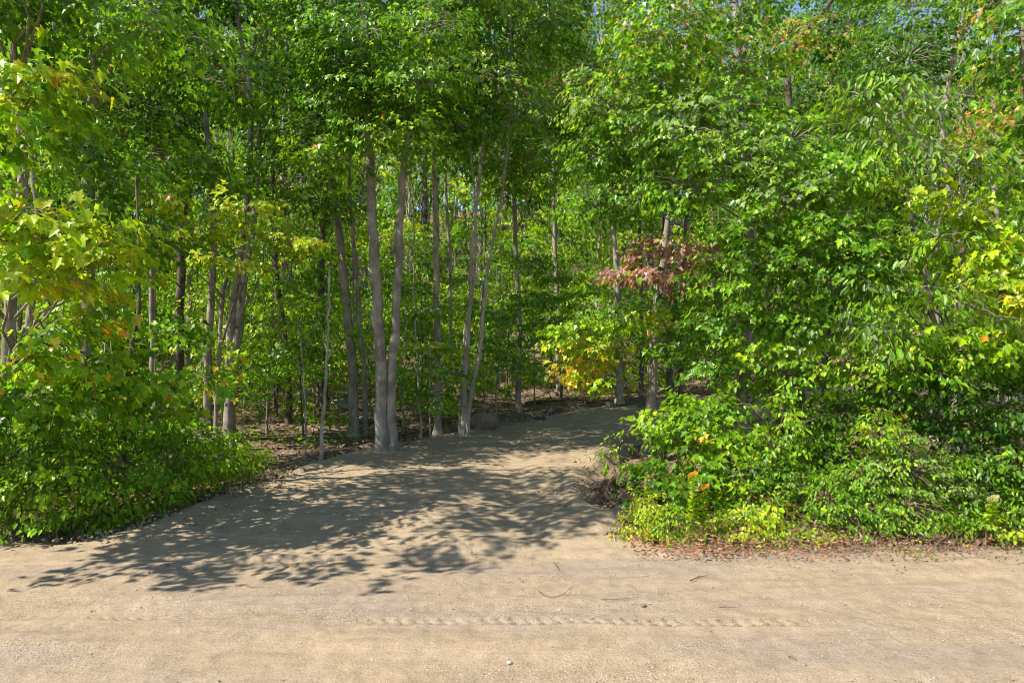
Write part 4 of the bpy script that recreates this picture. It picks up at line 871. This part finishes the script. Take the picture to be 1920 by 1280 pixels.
stick([(1152, 992), (1162, 1005), (1172, 1020)], 0.010, 'dark leaning twig where the verge meets the driveway mouth')
stick([(1478, 1242), (1486, 1240), (1492, 1245)], 0.006, 'tiny bent twig beside the dark stone, bottom right of the road')
stick([(1312, 1013), (1345, 1018), (1370, 1022)], 0.010, 'pale bare stick on the verge litter under the low weeds')
# fallen logs and branches in the wood
for pts, r, lab in (([(650, 792), (700, 795)], .05, 'fallen branch behind the twin-stemmed maple'), ([(760, 838), (800, 812), (830, 790)], .035, 'fallen branch leaning by the straight single trunk'), ([(985, 760), (1050, 752), (1120, 758)], .06, 'mossy fallen log beyond the brown boulder')):
    p = []
    for (u, v) in pts:
        x, y = ground_at(u, v); p.append((x, y, h1(x, y)+r*0.8))
    q = polyline(np.array(p), 10); T = Tubes(); T.add(q, np.linspace(r, r*.6, 10), 8, .08); o_ = T.build('fallen_branch', BARK_DARK, None, p[0]); o_.location = p[0]; tag(o_, lab, 'fallen branch')
# thin stake
x, y = ground_at(455, 928); T = Tubes(); z0 = h1(x, y)
T.add(np.array([(x, y, z0-.05), (x+.005, y, z0+.2), (x, y, z0+.42)]), [.012, .011, .009], 6); o_ = T.build('stem', BARK_DARK, None, (x, y, z0)); o_.name = 'bare_stem'; o_.location = (x, y, z0); tag(o_, 'bare dark stem poking up at the left edge of the driveway', 'stem')

# goldenrod
def goldenrod(label, u, v_base, v_top, Yg, bloom=(0.62, 0.40, 0.04)):
    x = (u-960)*Yg/F; z0 = h1(x, Yg); top = W(u, v_top, Yg)
    root = tag(empty('goldenrod', (x, Yg, z0)), label, 'wildflower', 'goldenrod by the driveway corner'); o = np.array([x, Yg, z0])
    path = bend(o, top, 0, 8, 0.008); T = Tubes(); T.add(path, np.linspace(.006, .003, 8), 6); T.build('stem', STEM, root, o)
    n = 90; L_ = Leaves(); f_ = rng.uniform(0.25, .95, n); a = f_*n*2.4+rng.uniform(0, .5, n)
    p = o+(top-o)*f_[:, None]; t = np.stack([np.cos(a), np.sin(a), 0.45+0*a], -1); L_.add(p, t, np.array([0, 0, 1.])+rng.normal(0, .2, (n, 3)), 0.10*(1.15-.5*f_), pick('lime', n)[0], a); L_.done()
    for i in range(n): single_leaf('lance', np.round(L_.c[i]*20)/20+.005, root, L_, i, o)
    F_ = Leaves(); n = 260; a = rng.uniform(0, 2*np.pi, n); rr = rng.uniform(0, 1, n)**.5*.055
    p = top+np.stack([rr*np.cos(a), rr*np.sin(a), .02-.35*rr+rng.uniform(-.012, .02, n)+.5*rr*np.cos(a)], -1)
    F_.add(p, np.stack([np.cos(a), np.sin(a), 1+0*a], -1), rng.normal(0, 1, (n, 3)), np.full(n, .022), np.tile(bloom, (n, 1))*rng.uniform(.8, 1.1, (n, 1)), a); F_.done()
    h_ = leaf_mesh('flower_head', 'ovate', F_, np.arange(n), root, o)
goldenrod('taller goldenrod spike with an orange-yellow plume, by the driveway corner', 1299, 985, 892, 8.5)
goldenrod('shorter goldenrod right beside the taller one, plume tilted flat', 1319, 985, 915, 8.52)
goldenrod('weed spike with small whitish buds at the lower right edge of the wood', 1862, 985, 936, 8.45, (0.55, 0.52, 0.30))
